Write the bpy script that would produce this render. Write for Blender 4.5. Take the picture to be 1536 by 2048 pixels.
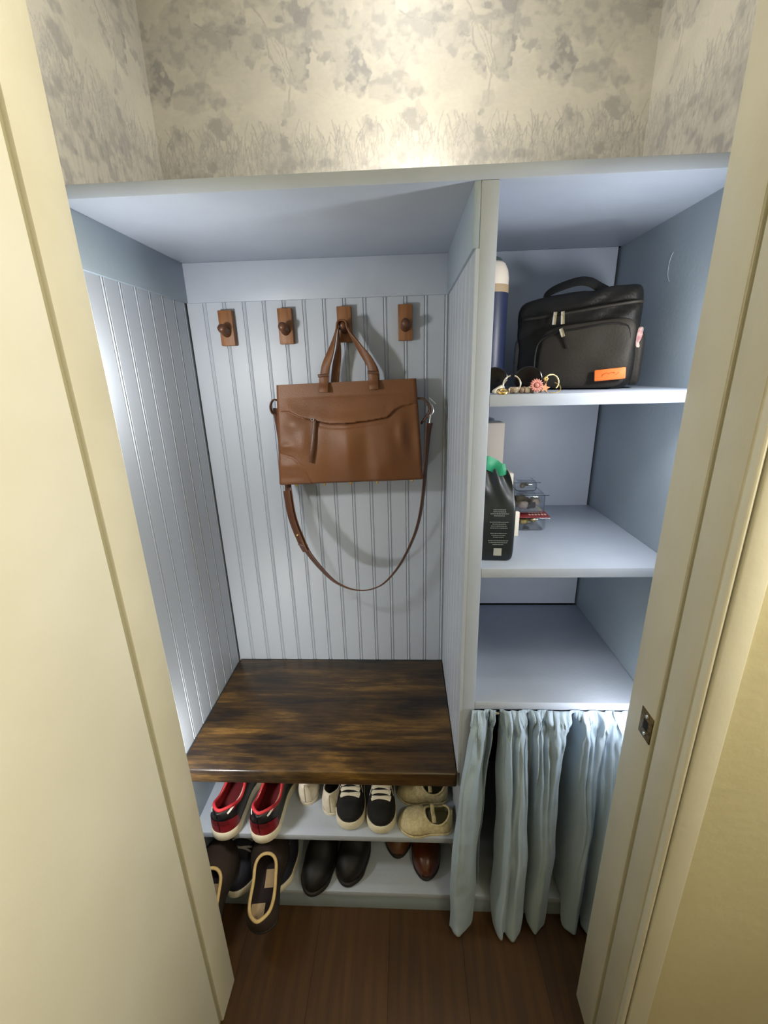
import bpy, bmesh, math, random
import numpy as np
from mathutils import Vector, Matrix, noise

for o in list(bpy.data.objects):
    bpy.data.objects.remove(o, do_unlink=True)
scene = bpy.context.scene
C = scene.collection

# ------------------------------------------------------------------ camera
cam_data = bpy.data.cameras.new('camera')
cam_data.sensor_fit = 'HORIZONTAL'
cam_data.sensor_width = 36.0
cam_data.lens = 860.48 / 1536.0 * 36.0
cam_data.clip_start = 0.02
cam = bpy.data.objects.new('camera', cam_data)
C.objects.link(cam)
_rt = Vector((0.9987879, 0.04218668, -0.02535781))
_up = Vector((0.011185, 0.30717573, 0.95158708))
_fw = Vector((-0.04793361, 0.95071728, -0.30633155))
M = Matrix.Identity(4)
for i in range(3):
    M[i][0] = _rt[i]; M[i][1] = _up[i]; M[i][2] = -_fw[i]
M[0][3], M[1][3], M[2][3] = 0.5645, -0.7923, 1.4118
cam.matrix_world = M
scene.camera = cam

# ------------------------------------------------------------------ world, exposure
world = bpy.data.worlds.new('world')
scene.world = world
world.use_nodes = True
world.node_tree.nodes['Background'].inputs[0].default_value = (1.0, 0.86, 0.66, 1)
world.node_tree.nodes['Background'].inputs[1].default_value = 0.0
scene.view_settings.view_transform = 'Standard'
scene.view_settings.look = 'None'
scene.view_settings.gamma = 1.0
scene.view_settings.use_curve_mapping = False
scene.view_settings.exposure = 0.0

WARM = (1.0, 0.92, 0.72)
COOL = (0.97, 0.98, 1.0)
NEUTRAL = (1.0, 0.975, 0.925)
HALL_W = 19.0
CEIL_W = 2.9
HALL_CEIL_W = 9.0
PUCK_W = dict(left_high=2.2, left_low=1.7, right_high=1.3, right_mid=0.9, right_low=0.65)

# ------------------------------------------------------------------ helpers
def lin(c):
    if isinstance(c, str):
        c = [int(c[i:i+2], 16) / 255 for i in (0, 2, 4)]
    return tuple((v / 12.92 if v <= 0.04045 else ((v + 0.055) / 1.055) ** 2.4) for v in c)

MATS = {}
def mat(name, col, rough=0.5, col2=None, nscale=20, bump=0.0, bscale=200, metal=0.0, stretch=(1, 1, 1),
        spec=0.5, lo=0.35, hi=0.65, trans=0.0, alpha=1.0, sheen=0.0, detail=4, coat=0.0):
    if name in MATS:
        return MATS[name]
    m = bpy.data.materials.new(name); m.use_nodes = True
    nt = m.node_tree; b = nt.nodes['Principled BSDF']
    c1 = (*lin(col), 1)
    b.inputs['Base Color'].default_value = c1
    b.inputs['Roughness'].default_value = rough
    b.inputs['Metallic'].default_value = metal
    b.inputs['Specular IOR Level'].default_value = spec
    b.inputs['Transmission Weight'].default_value = trans
    b.inputs['Alpha'].default_value = alpha
    b.inputs['Sheen Weight'].default_value = sheen
    b.inputs['Coat Weight'].default_value = coat
    tc = nt.nodes.new('ShaderNodeTexCoord'); mp = nt.nodes.new('ShaderNodeMapping')
    nt.links.new(tc.outputs['Object'], mp.inputs[0])
    mp.inputs['Scale'].default_value = stretch
    if col2 is not None:
        n = nt.nodes.new('ShaderNodeTexNoise'); n.inputs['Scale'].default_value = nscale
        n.inputs['Detail'].default_value = detail
        nt.links.new(mp.outputs[0], n.inputs[0])
        r = nt.nodes.new('ShaderNodeValToRGB')
        r.color_ramp.elements[0].position = lo; r.color_ramp.elements[1].position = hi
        r.color_ramp.elements[0].color = c1; r.color_ramp.elements[1].color = (*lin(col2), 1)
        nt.links.new(n.outputs[0], r.inputs[0]); nt.links.new(r.outputs[0], b.inputs['Base Color'])
    if bump:
        n2 = nt.nodes.new('ShaderNodeTexNoise'); n2.inputs['Scale'].default_value = bscale
        n2.inputs['Detail'].default_value = 3
        nt.links.new(mp.outputs[0], n2.inputs[0])
        bp = nt.nodes.new('ShaderNodeBump'); bp.inputs['Strength'].default_value = bump
        bp.inputs['Distance'].default_value = 0.002
        nt.links.new(n2.outputs[0], bp.inputs['Height']); nt.links.new(bp.outputs[0], b.inputs['Normal'])
    MATS[name] = m
    return m

def emit(name, col, strength):
    m = bpy.data.materials.new(name); m.use_nodes = True
    b = m.node_tree.nodes['Principled BSDF']
    b.inputs['Base Color'].default_value = (*col, 1)
    b.inputs['Emission Color'].default_value = (*col, 1)
    b.inputs['Emission Strength'].default_value = strength
    return m

def finish(me, smooth=False, angle=None):
    if smooth:
        me.polygons.foreach_set('use_smooth', [True] * len(me.polygons))
        if angle is not None:
            try:
                me.set_sharp_from_angle(angle=math.radians(angle))
            except Exception:
                pass
    me.update()
    return me

def link(name, me, m=None, parent=None, loc=None, rot=None, smooth=False, angle=None):
    if isinstance(me, bmesh.types.BMesh):
        d = bpy.data.meshes.new(name); me.to_mesh(d); me.free(); me = d
    if m is not None:
        for k in (m if isinstance(m, (list, tuple)) else [m]):
            me.materials.append(k)
    finish(me, smooth, angle)
    o = bpy.data.objects.new(name, me); C.objects.link(o)
    if parent is not None:
        o.parent = parent
    if loc is not None:
        o.location = loc
    if rot is not None:
        o.rotation_euler = rot
    return o

def tag(o, label=None, cat=None, group=None, kind=None):
    if label: o['label'] = label
    if cat: o['category'] = cat
    if group: o['group'] = group
    if kind: o['kind'] = kind
    return o

def thing(name, label, cat, loc=(0, 0, 0), rot=(0, 0, 0), group=None):
    o = bpy.data.objects.new(name, None); C.objects.link(o)
    o.empty_display_size = 0.02
    o.location = loc; o.rotation_euler = rot
    return tag(o, label, cat, group)

def copy_tree(o, parent=None):
    c = o.copy(); C.objects.link(c)
    if parent is not None:
        c.parent = parent
    for ch in list(o.children):
        copy_tree(ch, c)
    return c

def bm_box(bm, lo, hi, bev=0.0, seg=2):
    r = bmesh.ops.create_cube(bm, size=1.0)
    vs = r['verts']
    c = [(a + b) / 2 for a, b in zip(lo, hi)]; s = [b - a for a, b in zip(lo, hi)]
    for v in vs:
        v.co = Vector((c[0] + v.co.x * s[0], c[1] + v.co.y * s[1], c[2] + v.co.z * s[2]))
    if bev > 0:
        es = set()
        for v in vs:
            es.update(v.link_edges)
        bmesh.ops.bevel(bm, geom=list(es), offset=min(bev, min(s) * 0.45), segments=seg, profile=0.5, affect='EDGES')
    return bm

def box(name, lo, hi, m, parent=None, bev=0.0015, seg=2, base=None):
    """box with its origin at the centre of its underside (world coordinates unless parent given)"""
    if base is None:
        base = ((lo[0] + hi[0]) / 2, (lo[1] + hi[1]) / 2, lo[2])
    bm = bmesh.new()
    bm_box(bm, [a - b for a, b in zip(lo, base)], [a - b for a, b in zip(hi, base)], bev, seg)
    return link(name, bm, m, parent, loc=base, smooth=bev > 0, angle=35)

def catmull(pts, n=8, closed=False):
    P = [Vector(p) for p in pts]; out = []
    N = len(P)
    rng = range(N if closed else N - 1)
    for i in rng:
        if closed:
            p0, p1, p2, p3 = P[(i - 1) % N], P[i], P[(i + 1) % N], P[(i + 2) % N]
        else:
            p0 = P[i - 1] if i > 0 else P[0] * 2 - P[1]
            p1, p2 = P[i], P[i + 1]
            p3 = P[i + 2] if i + 2 < N else P[-1] * 2 - P[-2]
        for k in range(n):
            t = k / n
            out.append(0.5 * ((2 * p1) + (p2 - p0) * t + (2 * p0 - 5 * p1 + 4 * p2 - p3) * t * t + (3 * p1 - p0 - 3 * p2 + p3) * t ** 3))
    if not closed:
        out.append(P[-1])
    return out

def bm_tube(bm, pts, r, n=8, closed=False, cap=True):
    P = [Vector(p) for p in pts]; N = len(P)
    rad = r if callable(r) else (lambda t: r)
    up = Vector((0.13, 0.21, 0.97)); rings = []
    prev = None
    for i in range(N):
        if closed:
            t = P[(i + 1) % N] - P[i - 1]
        else:
            t = P[min(i + 1, N - 1)] - P[max(i - 1, 0)]
        t.normalize()
        if prev is None:
            a = t.cross(up)
            if a.length < 1e-3: a = t.cross(Vector((1, 0, 0)))
        else:
            a = prev - t * prev.dot(t)
        a.normalize(); prev = a
        b = t.cross(a); rr = rad(i / max(1, N - 1))
        rings.append([bm.verts.new(P[i] + (a * math.cos(2 * math.pi * k / n) + b * math.sin(2 * math.pi * k / n)) * rr) for k in range(n)])
    M_ = N if closed else N - 1
    for i in range(M_):
        A, B = rings[i], rings[(i + 1) % N]
        for k in range(n):
            bm.faces.new((A[k], A[(k + 1) % n], B[(k + 1) % n], B[k]))
    if cap and not closed:
        bm.faces.new(list(reversed(rings[0]))); bm.faces.new(rings[-1])
    return bm

def tube(name, pts, r, m, parent=None, n=8, closed=False):
    bm = bmesh.new(); bm_tube(bm, pts, r, n, closed)
    bmesh.ops.recalc_face_normals(bm, faces=bm.faces)
    return link(name, bm, m, parent, smooth=True, angle=50)

def bm_ribbon(bm, pts, wdirs, width, thick):
    """flat strap: pts centre line, wdirs the direction of its width at each point"""
    rings = []
    N = len(pts)
    for i in range(N):
        t = (Vector(pts[min(i + 1, N - 1)]) - Vector(pts[max(i - 1, 0)])).normalized()
        w = Vector(wdirs[i]); w = (w - t * w.dot(t)).normalized(); nn = t.cross(w)
        ww = (width(i / (N - 1)) if callable(width) else width) / 2; h = thick / 2; p = Vector(pts[i])
        e = min(h, ww) * 0.7
        prof = [(-ww, -h + e), (-ww + e, -h), (ww - e, -h), (ww, -h + e), (ww, h - e), (ww - e, h), (-ww + e, h), (-ww, h - e)]
        rings.append([bm.verts.new(p + w * a + nn * b) for a, b in prof])
    for i in range(N - 1):
        A, B = rings[i], rings[i + 1]
        for k in range(8):
            bm.faces.new((A[k], A[(k + 1) % 8], B[(k + 1) % 8], B[k]))
    bm.faces.new(list(reversed(rings[0]))); bm.faces.new(rings[-1])
    return bm

def ribbon(name, pts, wdirs, width, thick, m, parent=None):
    bm = bmesh.new(); bm_ribbon(bm, pts, wdirs, width, thick)
    bmesh.ops.recalc_face_normals(bm, faces=bm.faces)
    return link(name, bm, m, parent, smooth=True, angle=50)

def bm_lathe(bm, prof, n=24, caps=True):
    rings = []
    for r, z in prof:
        rings.append([bm.verts.new((r * math.cos(2 * math.pi * k / n), r * math.sin(2 * math.pi * k / n), z)) for k in range(n)])
    for A, B in zip(rings, rings[1:]):
        for k in range(n):
            bm.faces.new((A[k], A[(k + 1) % n], B[(k + 1) % n], B[k]))
    if caps:
        bm.faces.new(list(reversed(rings[0]))); bm.faces.new(rings[-1])
    return bm

def lathe(name, prof, m, parent=None, loc=None, rot=None, n=24):
    bm = bmesh.new(); bm_lathe(bm, prof, n)
    return link(name, bm, m, parent, loc, rot, smooth=True, angle=40)

def grid_mesh(name, V, nu, nv, wrap=False):
    """V row-major list of nu*nv points (v fastest)"""
    F = []
    for i in range(nu - 1 if not wrap else nu):
        for j in range(nv - 1):
            a = i * nv + j; b = ((i + 1) % nu) * nv + j
            F.append((a, b, b + 1, a + 1))
    me = bpy.data.meshes.new(name); me.from_pydata([tuple(v) for v in V], [], F)
    return me

def soft_box(name, half, m, p=7, cuts=10, fn=None, parent=None, loc=None, rot=None):
    """rounded, cushion-like box; fn may push single points"""
    bm = bmesh.new(); bmesh.ops.create_cube(bm, size=2.0)
    bmesh.ops.subdivide_edges(bm, edges=bm.edges, cuts=cuts, use_grid_fill=True)
    for v in bm.verts:
        c = v.co
        k = (abs(c.x) ** p + abs(c.y) ** p + abs(c.z) ** p) ** (1 / p)
        q = Vector((c.x / k * half[0], c.y / k * half[1], c.z / k * half[2]))
        v.co = fn(q) if fn else q
    return link(name, bm, m, parent, loc, rot, smooth=True)

def interp(pts, x):
    if x <= pts[0][0]: return pts[0][1]
    for (x0, y0), (x1, y1) in zip(pts, pts[1:]):
        if x <= x1:
            t = (x - x0) / (x1 - x0); t = t * t * (3 - 2 * t)
            return y0 + (y1 - y0) * t
    return pts[-1][1]

def lerp_pts(pts, x):
    if x <= pts[0][0]: return pts[0][1]
    for (x0, y0), (x1, y1) in zip(pts, pts[1:]):
        if x <= x1:
            return y0 + (y1 - y0) * (x - x0) / (x1 - x0)
    return pts[-1][1]

def struct(o, label=None):
    o['kind'] = 'structure'
    if label: o['label'] = label
    return o

# ------------------------------------------------------------------ materials
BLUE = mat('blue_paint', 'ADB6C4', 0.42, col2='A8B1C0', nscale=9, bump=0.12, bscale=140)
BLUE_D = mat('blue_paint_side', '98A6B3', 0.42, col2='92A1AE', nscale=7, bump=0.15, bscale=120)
BEAD = mat('blue_beadboard_paint', 'ADB5C1', 0.45, bump=0.06, bscale=160)
CREAM = mat('cream_gloss_paint', 'DCD9C9', 0.4, col2='D7D3C1', nscale=5, bump=0.2, bscale=60)
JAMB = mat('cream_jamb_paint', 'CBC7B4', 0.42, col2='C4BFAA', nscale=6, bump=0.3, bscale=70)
CREAMW = mat('cream_wall_paint', 'E6E0C0', 0.55, col2='E1DAB8', nscale=4, bump=0.35, bscale=45)
HALLW = mat('hall_wall_paint', 'DAD5C2', 0.6)
GROOVE = mat('olive_groove', '9C9678', 0.7)  # darker olive tone for the grooves and door edge strip
GAP_SHADE = mat('gap_shade', '141820', 0.9)  # near-black colour stands in for shade in gaps and the latch hole
BRASS = mat('aged_brass', '8A744A', 0.45, col2='57482C', nscale=220, metal=0.9)
STEEL = mat('steel', 'D5D4CF', 0.25, metal=1.0)
GOLD = mat('gold', 'E4C583', 0.25, metal=1.0)
SILVER = mat('silver', 'E9E2D2', 0.22, metal=1.0)
WHITE_PL = mat('white_plastic', 'EFEFEF', 0.4)

# ------------------------------------------------------------------ layout numbers (metres)
D = 0.4265                 # depth of the built-in; its front face is y = 0
XD0, XD1 = 0.689, 0.7168   # divider
XR = 1.0991                # right inner face
ZT, ZTU = 1.6915, 1.7120   # top board
ZCAP = 1.599               # beadboard top
S1, S2, S3 = 1.3709, 1.0348, 0.7081
ZB, ZBB = 0.50, 0.4583     # bench
ZS, ZL = 0.2817, 0.0714    # shoe shelf, bottom platform
XW0, XW1 = -0.013, 1.1215  # closet side walls
YJ = -0.155                # closet side of the door wall
XJ0, XJ1 = 0.134, 0.957    # door opening

# ------------------------------------------------------------------ added fill lamps, none of them seen
def fill_lamp(name, label, loc, rot, r, watt, col, strength):
    t = thing(name, label, 'lamp', loc, rot)
    lathe('lamp_base', [(r * 1.05, 0), (r * 1.05, 0.02), (r, 0.022)], WHITE_PL, t, n=32)
    lathe('lamp_shade', [(r * .98, 0.022), (r * .9, 0.045), (r * .55, 0.06), (.004, 0.064)], emit(name + '_glass', col, strength), t, n=32)
    d = bpy.data.lights.new('bulb', 'AREA'); d.shape = 'DISK'; d.size = r * 2; d.energy = watt; d.color = col
    o = bpy.data.objects.new('bulb', d); C.objects.link(o); o.parent = t; o.location = (0, 0, 0.07); o.rotation_euler = (math.pi, 0, 0)
    return t
fill_lamp('added_wall_lamp', 'added unseen wall lamp that brightens the open door', (1.80, -0.56, 1.70), (0, -math.pi / 2, 0), 0.13, HALL_W, WARM, 3.0)  # added out of view to brighten the open door and left jamb
fill_lamp('added_hall_lamp', 'added unseen hall ceiling lamp that brightens the right wall and floor', (1.45, -1.45, 2.40), (math.pi, 0, 0), 0.16, HALL_CEIL_W, WARM, 3.0)  # added out of view as fill for the right wall and floor
fill_lamp('added_closet_lamp', 'added unseen closet lamp that brightens the wallpaper', (0.58, 0.10, 2.40), (math.pi, 0, 0), 0.11, CEIL_W, (1.0, .96, .86), 3.0)  # added out of view to light the wallpaper evenly

# ------------------------------------------------------------------ room shell
floor_root = bpy.data.objects.new('floor', None); C.objects.link(floor_root); struct(floor_root, 'dark brown wooden floor of closet and hall')
FLOOR = mat('brown_floor_wood', '4A2F0D', 0.5, col2='3A240A', nscale=6, stretch=(9, 0.6, 1), bump=0.15, bscale=30, detail=6)
FLOOR2 = mat('brown_floor_wood_lighter', '4E320F', 0.5, col2='3E270B', nscale=6, stretch=(9, 0.6, 1), bump=0.15, bscale=30, detail=6)
pw = 0.19
k = 0
x = -1.008
bmA = bmesh.new(); bm_box(bmA, (0, -2.45, -0.02), (pw - 0.0003, 0.46, 0.0), 0.0004, 1)
meA = bpy.data.meshes.new('floor_plank'); bmA.to_mesh(meA); bmA.free()
meB = meA.copy(); meA.materials.append(FLOOR); meB.materials.append(FLOOR2)
while x < 1.8:
    o = bpy.data.objects.new('plank', (meA, meB)[k % 2]); C.objects.link(o); o.parent = floor_root; o.location = (x, 0, 0)
    x += pw; k += 1
struct(box('ceiling', (-1.05, -2.5, 2.4), (1.85, 0.5, 2.45), HALLW, bev=0), 'plain ceiling above the closet')
struct(box('wall_hall_left', (-1.05, -2.5, 0), (-1.0, YJ, 2.4), HALLW, bev=0), 'hall wall to the left')
struct(box('wall_hall_right', (1.8, -2.5, 0), (1.85, YJ, 2.4), HALLW, bev=0), 'hall wall to the right')
struct(box('wall_hall_rear', (-1.05, -2.5, 0), (1.85, -2.45, 2.4), HALLW, bev=0), 'hall wall behind the photographer')

# front (door) wall
struct(box('wall_front_left', (-1.0, -0.285, 0), (XJ0 - 0.02, YJ, 2.4), CREAMW, bev=0), 'cream wall left of the closet doorway')
struct(box('wall_front_right', (XJ1 + 0.02, -0.285, 0), (1.8, YJ, 2.4), CREAMW, bev=0.001), 'cream painted wall right of the closet doorway')
struct(box('wall_front_header', (XJ0 - 0.02, -0.285, 2.08), (XJ1 + 0.02, YJ, 2.4), CREAMW, bev=0), 'wall above the closet doorway')

def trim(n, label, parts):
    r = bpy.data.objects.new('trim_%d' % n, None); C.objects.link(r); struct(r, label)
    for nm, lo, hi, m, bev in parts:
        box(nm, lo, hi, m, r, bev)
    return r
tl = trim(1, 'cream painted left door jamb', [
    ('jamb_board', (XJ0 - 0.02, -0.226, 0), (XJ0, YJ + 0.001, 2.06), JAMB, 0.003),
    ('jamb_back', (XJ0 - 0.02, -0.285, 0), (XJ0 - 0.006, -0.226, 2.06), GROOVE, 0.001)])
tr = trim(2, 'cream painted right door jamb with strike plate', [
    ('jamb_board', (XJ1, -0.2275, 0), (XJ1 + 0.02, YJ + 0.001, 2.06), JAMB, 0.003),
    ('jamb_groove', (XJ1 + 0.006, -0.2345, 0), (XJ1 + 0.02, -0.2275, 2.06), GROOVE, 0),
    ('door_stop', (XJ1 + 0.001, -0.287, 0), (XJ1 + 0.02, -0.2345, 2.06), JAMB, 0.004)])
trim(3, 'cream flat casing beside the right jamb', [
    ('casing_bead', (XJ1 + 0.004, -0.299, 0), (XJ1 + 0.012, -0.285, 2.10), CREAM, 0.004),
    ('casing_board', (XJ1 + 0.014, -0.301, 0), (XJ1 + 0.050, -0.285, 2.10), CREAM, 0.003)])
trim(4, 'cream door head above the opening', [
    ('head_board', (XJ0, -0.285, 2.06), (XJ1, YJ, 2.08), CREAM, 0.002)])
# strike plate
sp = bpy.data.objects.new('strike_plate', None); C.objects.link(sp); sp.parent = tr; sp['label'] = 'worn brass strike plate'
box('plate', (XJ1 - 0.0012, -0.226, 0.826), (XJ1 + 0.001, -0.193, 0.876), BRASS, sp, 0.0005)
for zz in (0.834, 0.868):
    lathe('screw', [(0.0035, 0), (0.003, 0.0012)], STEEL, sp, loc=(XJ1 - 0.0012, -0.2095, zz), rot=(0, -math.pi / 2, 0), n=10)
box('latch_hole', (XJ1 - 0.0016, -0.216, 0.842), (XJ1, -0.203, 0.860), GAP_SHADE, sp, 0.0004)

# the open door at the left
door = bpy.data.objects.new('door_1', None); C.objects.link(door); struct(door, 'cream closet door standing open at the left')
box('door_slab', (XJ0 - 0.037, -1.04, 0.012), (XJ0 - 0.0015, -0.236, 2.04), CREAM, door, 0.003)
box('door_edge_strip', (XJ0 - 0.033, -0.2362, 0.012), (XJ0 - 0.0045, -0.2325, 2.04), GROOVE, door, 0.0008)

# closet walls
WALLP_SIDE = None
STROKES = [([(0.265, 2.128), (0.282, 2.084), (0.303, 2.072), (0.315, 2.042), (0.309, 2.019), (0.31, 1.988)], 0.0033, 0.6), ([(0.31, 2.109), (0.318, 2.077), (0.327, 2.047)], 0.0026, 0.8), ([(0.279, 2.124), (0.298, 2.095), (0.313, 2.063)], 0.0019, 0.6), ([(0.29, 2.121), (0.308, 2.089), (0.32, 2.056)], 0.0019, 0.7), ([(0.229, 2.19), (0.255, 2.17), (0.273, 2.136), (0.265, 2.128)], 0.0033, 0.7), ([(0.111, 2.159), (0.138, 2.141), (0.181, 2.135)], 0.0033, 0.9), ([(0.241, 2.112), (0.263, 2.11)], 0.003, 0.9), ([(0.307, 2.189), (0.315, 2.161), (0.309, 2.111)], 0.0033, 0.7), ([(0.265, 2.128), (0.273, 2.099), (0.285, 2.078)], 0.0026, 0.8), ([(0.378, 1.936), (0.388, 1.913), (0.395, 1.891)], 0.0019, 0.7), ([(0.437, 1.964), (0.428, 1.937), (0.43, 1.905)], 0.0019, 0.6), ([(0.12, 2.086), (0.112, 2.069), (0.104, 2.067)], 0.0052, 0.5), ([(0.217, 1.974), (0.225, 1.946), (0.237, 1.92)], 0.0033, 0.7), ([(0.233, 1.98), (0.241, 1.948), (0.25, 1.929)], 0.003, 0.6), ([(0.377, 2.027), (0.399, 2.014)], 0.0022, 0.3)]
BLOBS = [(0.207, 2.139, 0.022, 0.041, 0.8), (0.21, 2.105, 0.013, 0.017, 0.8), (0.233, 2.11, 0.011, 0.013, 0.8), (0.327, 2.174, 0.041, 0.02, 0.8), (0.362, 2.161, 0.018, 0.022, 0.9), (0.342, 2.132, 0.026, 0.03, 0.7), (0.345, 2.084, 0.02, 0.022, 0.9), (0.339, 2.058, 0.02, 0.022, 0.9), (0.414, 2.137, 0.041, 0.044, 0.6), (0.401, 2.104, 0.033, 0.026, 0.6), (0.46, 2.126, 0.022, 0.03, 0.6), (0.458, 2.07, 0.041, 0.033, 0.45), (0.438, 2.039, 0.013, 0.017, 0.45), (0.266, 2.074, 0.009, 0.009, 0.8), (0.294, 2.058, 0.013, 0.022, 0.7), (0.009, 2.068, 0.035, 0.044, 0.9), (0.056, 2.138, 0.044, 0.015, 0.5), (0.146, 2.192, 0.037, 0.011, 0.5), (0.014, 2.135, 0.022, 0.03, 0.7), (0.306, 1.989, 0.011, 0.03, 0.7), (0.142, 1.968, 0.03, 0.018, 0.6), (0.103, 1.941, 0.022, 0.015, 0.5), (0.037, 1.951, 0.022, 0.015, 0.7), (0.109, 2.004, 0.013, 0.009, 0.5), (0.176, 2.075, 0.033, 0.022, 0.3), (0.25, 1.929, 0.041, 0.033, 0.6), (0.287, 1.908, 0.03, 0.026, 0.7), (0.144, 1.898, 0.048, 0.022, 0.7), (-0.0, 1.897, 0.022, 0.022, 0.7)]
# ------------------------------------------------------------------ wallpaper: grey toile of trees and grasses, printed as colour on the wall mesh
PER = 0.4535; Z0 = 1.66; RES = 0.001
def wall_print():
    rng = np.random.default_rng(5)
    W_, H_ = int(PER / RES), int(0.76 / RES)
    xs = (np.arange(W_) + .5) * RES; zs = Z0 + (np.arange(H_) + .5) * RES
    X, Z = np.meshgrid(xs, zs)
    def fnoise(freqx, freqz, seed, octs=4):
        r = np.random.default_rng(seed); out = np.zeros_like(X); amp = 1; tot = 0
        for o in range(octs):
            nx = max(2, int(round(PER * freqx * 2 ** o))); nz = max(2, int(0.76 * freqz * 2 ** o) + 2)
            g = r.random((nz + 2, nx))
            fx = X / PER * nx; fz = (Z - Z0) / 0.76 * nz
            ix = fx.astype(int); iz = fz.astype(int); tx = fx - ix; tz = fz - iz
            tx = tx * tx * (3 - 2 * tx); tz = tz * tz * (3 - 2 * tz)
            a = g[iz, ix % nx] * (1 - tx) + g[iz, (ix + 1) % nx] * tx
            b = g[iz + 1, ix % nx] * (1 - tx) + g[iz + 1, (ix + 1) % nx] * tx
            out += amp * (a * (1 - tz) + b * tz); tot += amp; amp *= .55
        return out / tot
    leaf = fnoise(45, 45, 1, 4); leaf2 = fnoise(80, 70, 2, 3); cloud = fnoise(7, 7, 3, 4); stem = fnoise(160, 22, 4, 3)
    wx = (fnoise(26, 26, 7, 5) - .5) * 0.06; wz = (fnoise(26, 26, 8, 5) - .5) * 0.06
    XX = X + wx; ZZ = Z + wz
    def dx(x0, XA):
        return (XA - x0 + PER / 2) % PER - PER / 2
    ink = np.zeros_like(X)
    ink += 0.14 * np.clip((cloud - .48) * 9, 0, 1) + 0.10 * np.clip((fnoise(14, 14, 9, 4) - .53) * 10, 0, 1)
    sil = fnoise(9, 9, 12, 5); ink = np.maximum(ink, .42 * np.clip((sil - .565) * 25, 0, 1) * (.6 + .8 * np.clip((leaf - .42) * 5, 0, 1)))
    for (bx, bz, rx, rz, d) in BLOBS:
        q = (dx(bx, XX) / rx) ** 2 + ((ZZ - bz) / rz) ** 2
        m = np.clip((1.35 - q) * 2.2, 0, 1)
        ink = np.maximum(ink, m * d ** .7 * (0.36 + 0.55 * np.clip((leaf - .40) * 5, 0, 1) * np.clip(.35 + (leaf2 - .38) * 5, 0, 1)))
    for pts, w, d in STROKES:
        for (ax, az), (bx, bz) in zip(pts, pts[1:]):
            ex, ez = bx - ax, bz - az; L2 = ex * ex + ez * ez
            px = dx(ax, X + wx * .25); pz = Z + wz * .25 - az
            t = np.clip((px * ex + pz * ez) / L2, 0, 1)
            dd = np.hypot(px - t * ex, pz - t * ez)
            ink = np.maximum(ink, d * .8 * np.clip(1.4 - dd / (w * .55), 0, 1))
    # undergrowth: blades of grass and leaf tufts along the foot of the scene
    foot = np.clip((1.945 + (cloud - .5) * .10 - Z) / .06, 0, 1)
    ink = np.maximum(ink, foot * (.16 + .45 * np.clip((leaf - .47) * 6, 0, 1) + .22 * np.clip((stem - .5) * 6, 0, 1)))
    for i in range(420):
        gx = rng.random() * PER; gz = rng.uniform(1.83, 1.935); h = rng.uniform(.015, .05); lean = rng.uniform(-.018, .018)
        ax, az = gx, gz
        for s in (0.5, 1.0):
            bx, bz = gx + lean * s * s, gz + h * s
            ex, ez = bx - ax, bz - az; L2 = ex * ex + ez * ez + 1e-9
            j0 = int((min(az, bz) - .004 - Z0) / RES); j1 = int((max(az, bz) + .004 - Z0) / RES)
            px = dx(ax, X[j0:j1]); pz = Z[j0:j1] - az
            t = np.clip((px * ex + pz * ez) / L2, 0, 1); dd = np.hypot(px - t * ex, pz - t * ez)
            ink[j0:j1] = np.maximum(ink[j0:j1], rng.uniform(.3, .7) * np.clip(1.5 - dd / .0011, 0, 1))
            ax, az = bx, bz
    return np.clip(ink, 0, 1)
INK = wall_print()
PAPER, INKC = np.array(lin('D6D2CA')), np.array(lin('98979C'))

def wallpaper_material():
    m = bpy.data.materials.new('toile_wallpaper'); m.use_nodes = True
    nt = m.node_tree; b = nt.nodes['Principled BSDF']; b.inputs['Roughness'].default_value = 0.5
    a = nt.nodes.new('ShaderNodeVertexColor'); a.layer_name = 'print'
    n = nt.nodes.new('ShaderNodeTexNoise'); n.inputs['Scale'].default_value = 90; n.inputs['Detail'].default_value = 5
    mx = nt.nodes.new('ShaderNodeMix'); mx.data_type = 'RGBA'; mx.blend_type = 'MULTIPLY'; mx.inputs[0].default_value = 0.16
    nt.links.new(a.outputs[0], mx.inputs[6]); nt.links.new(n.outputs[0], mx.inputs[7]); nt.links.new(mx.outputs[2], b.inputs['Base Color'])
    bp = nt.nodes.new('ShaderNodeBump'); bp.inputs['Strength'].default_value = .08; bp.inputs['Distance'].default_value = .002
    nt.links.new(n.outputs[0], bp.inputs['Height']); nt.links.new(bp.outputs[0], b.inputs['Normal'])
    return m
WALLP = wallpaper_material()

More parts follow.
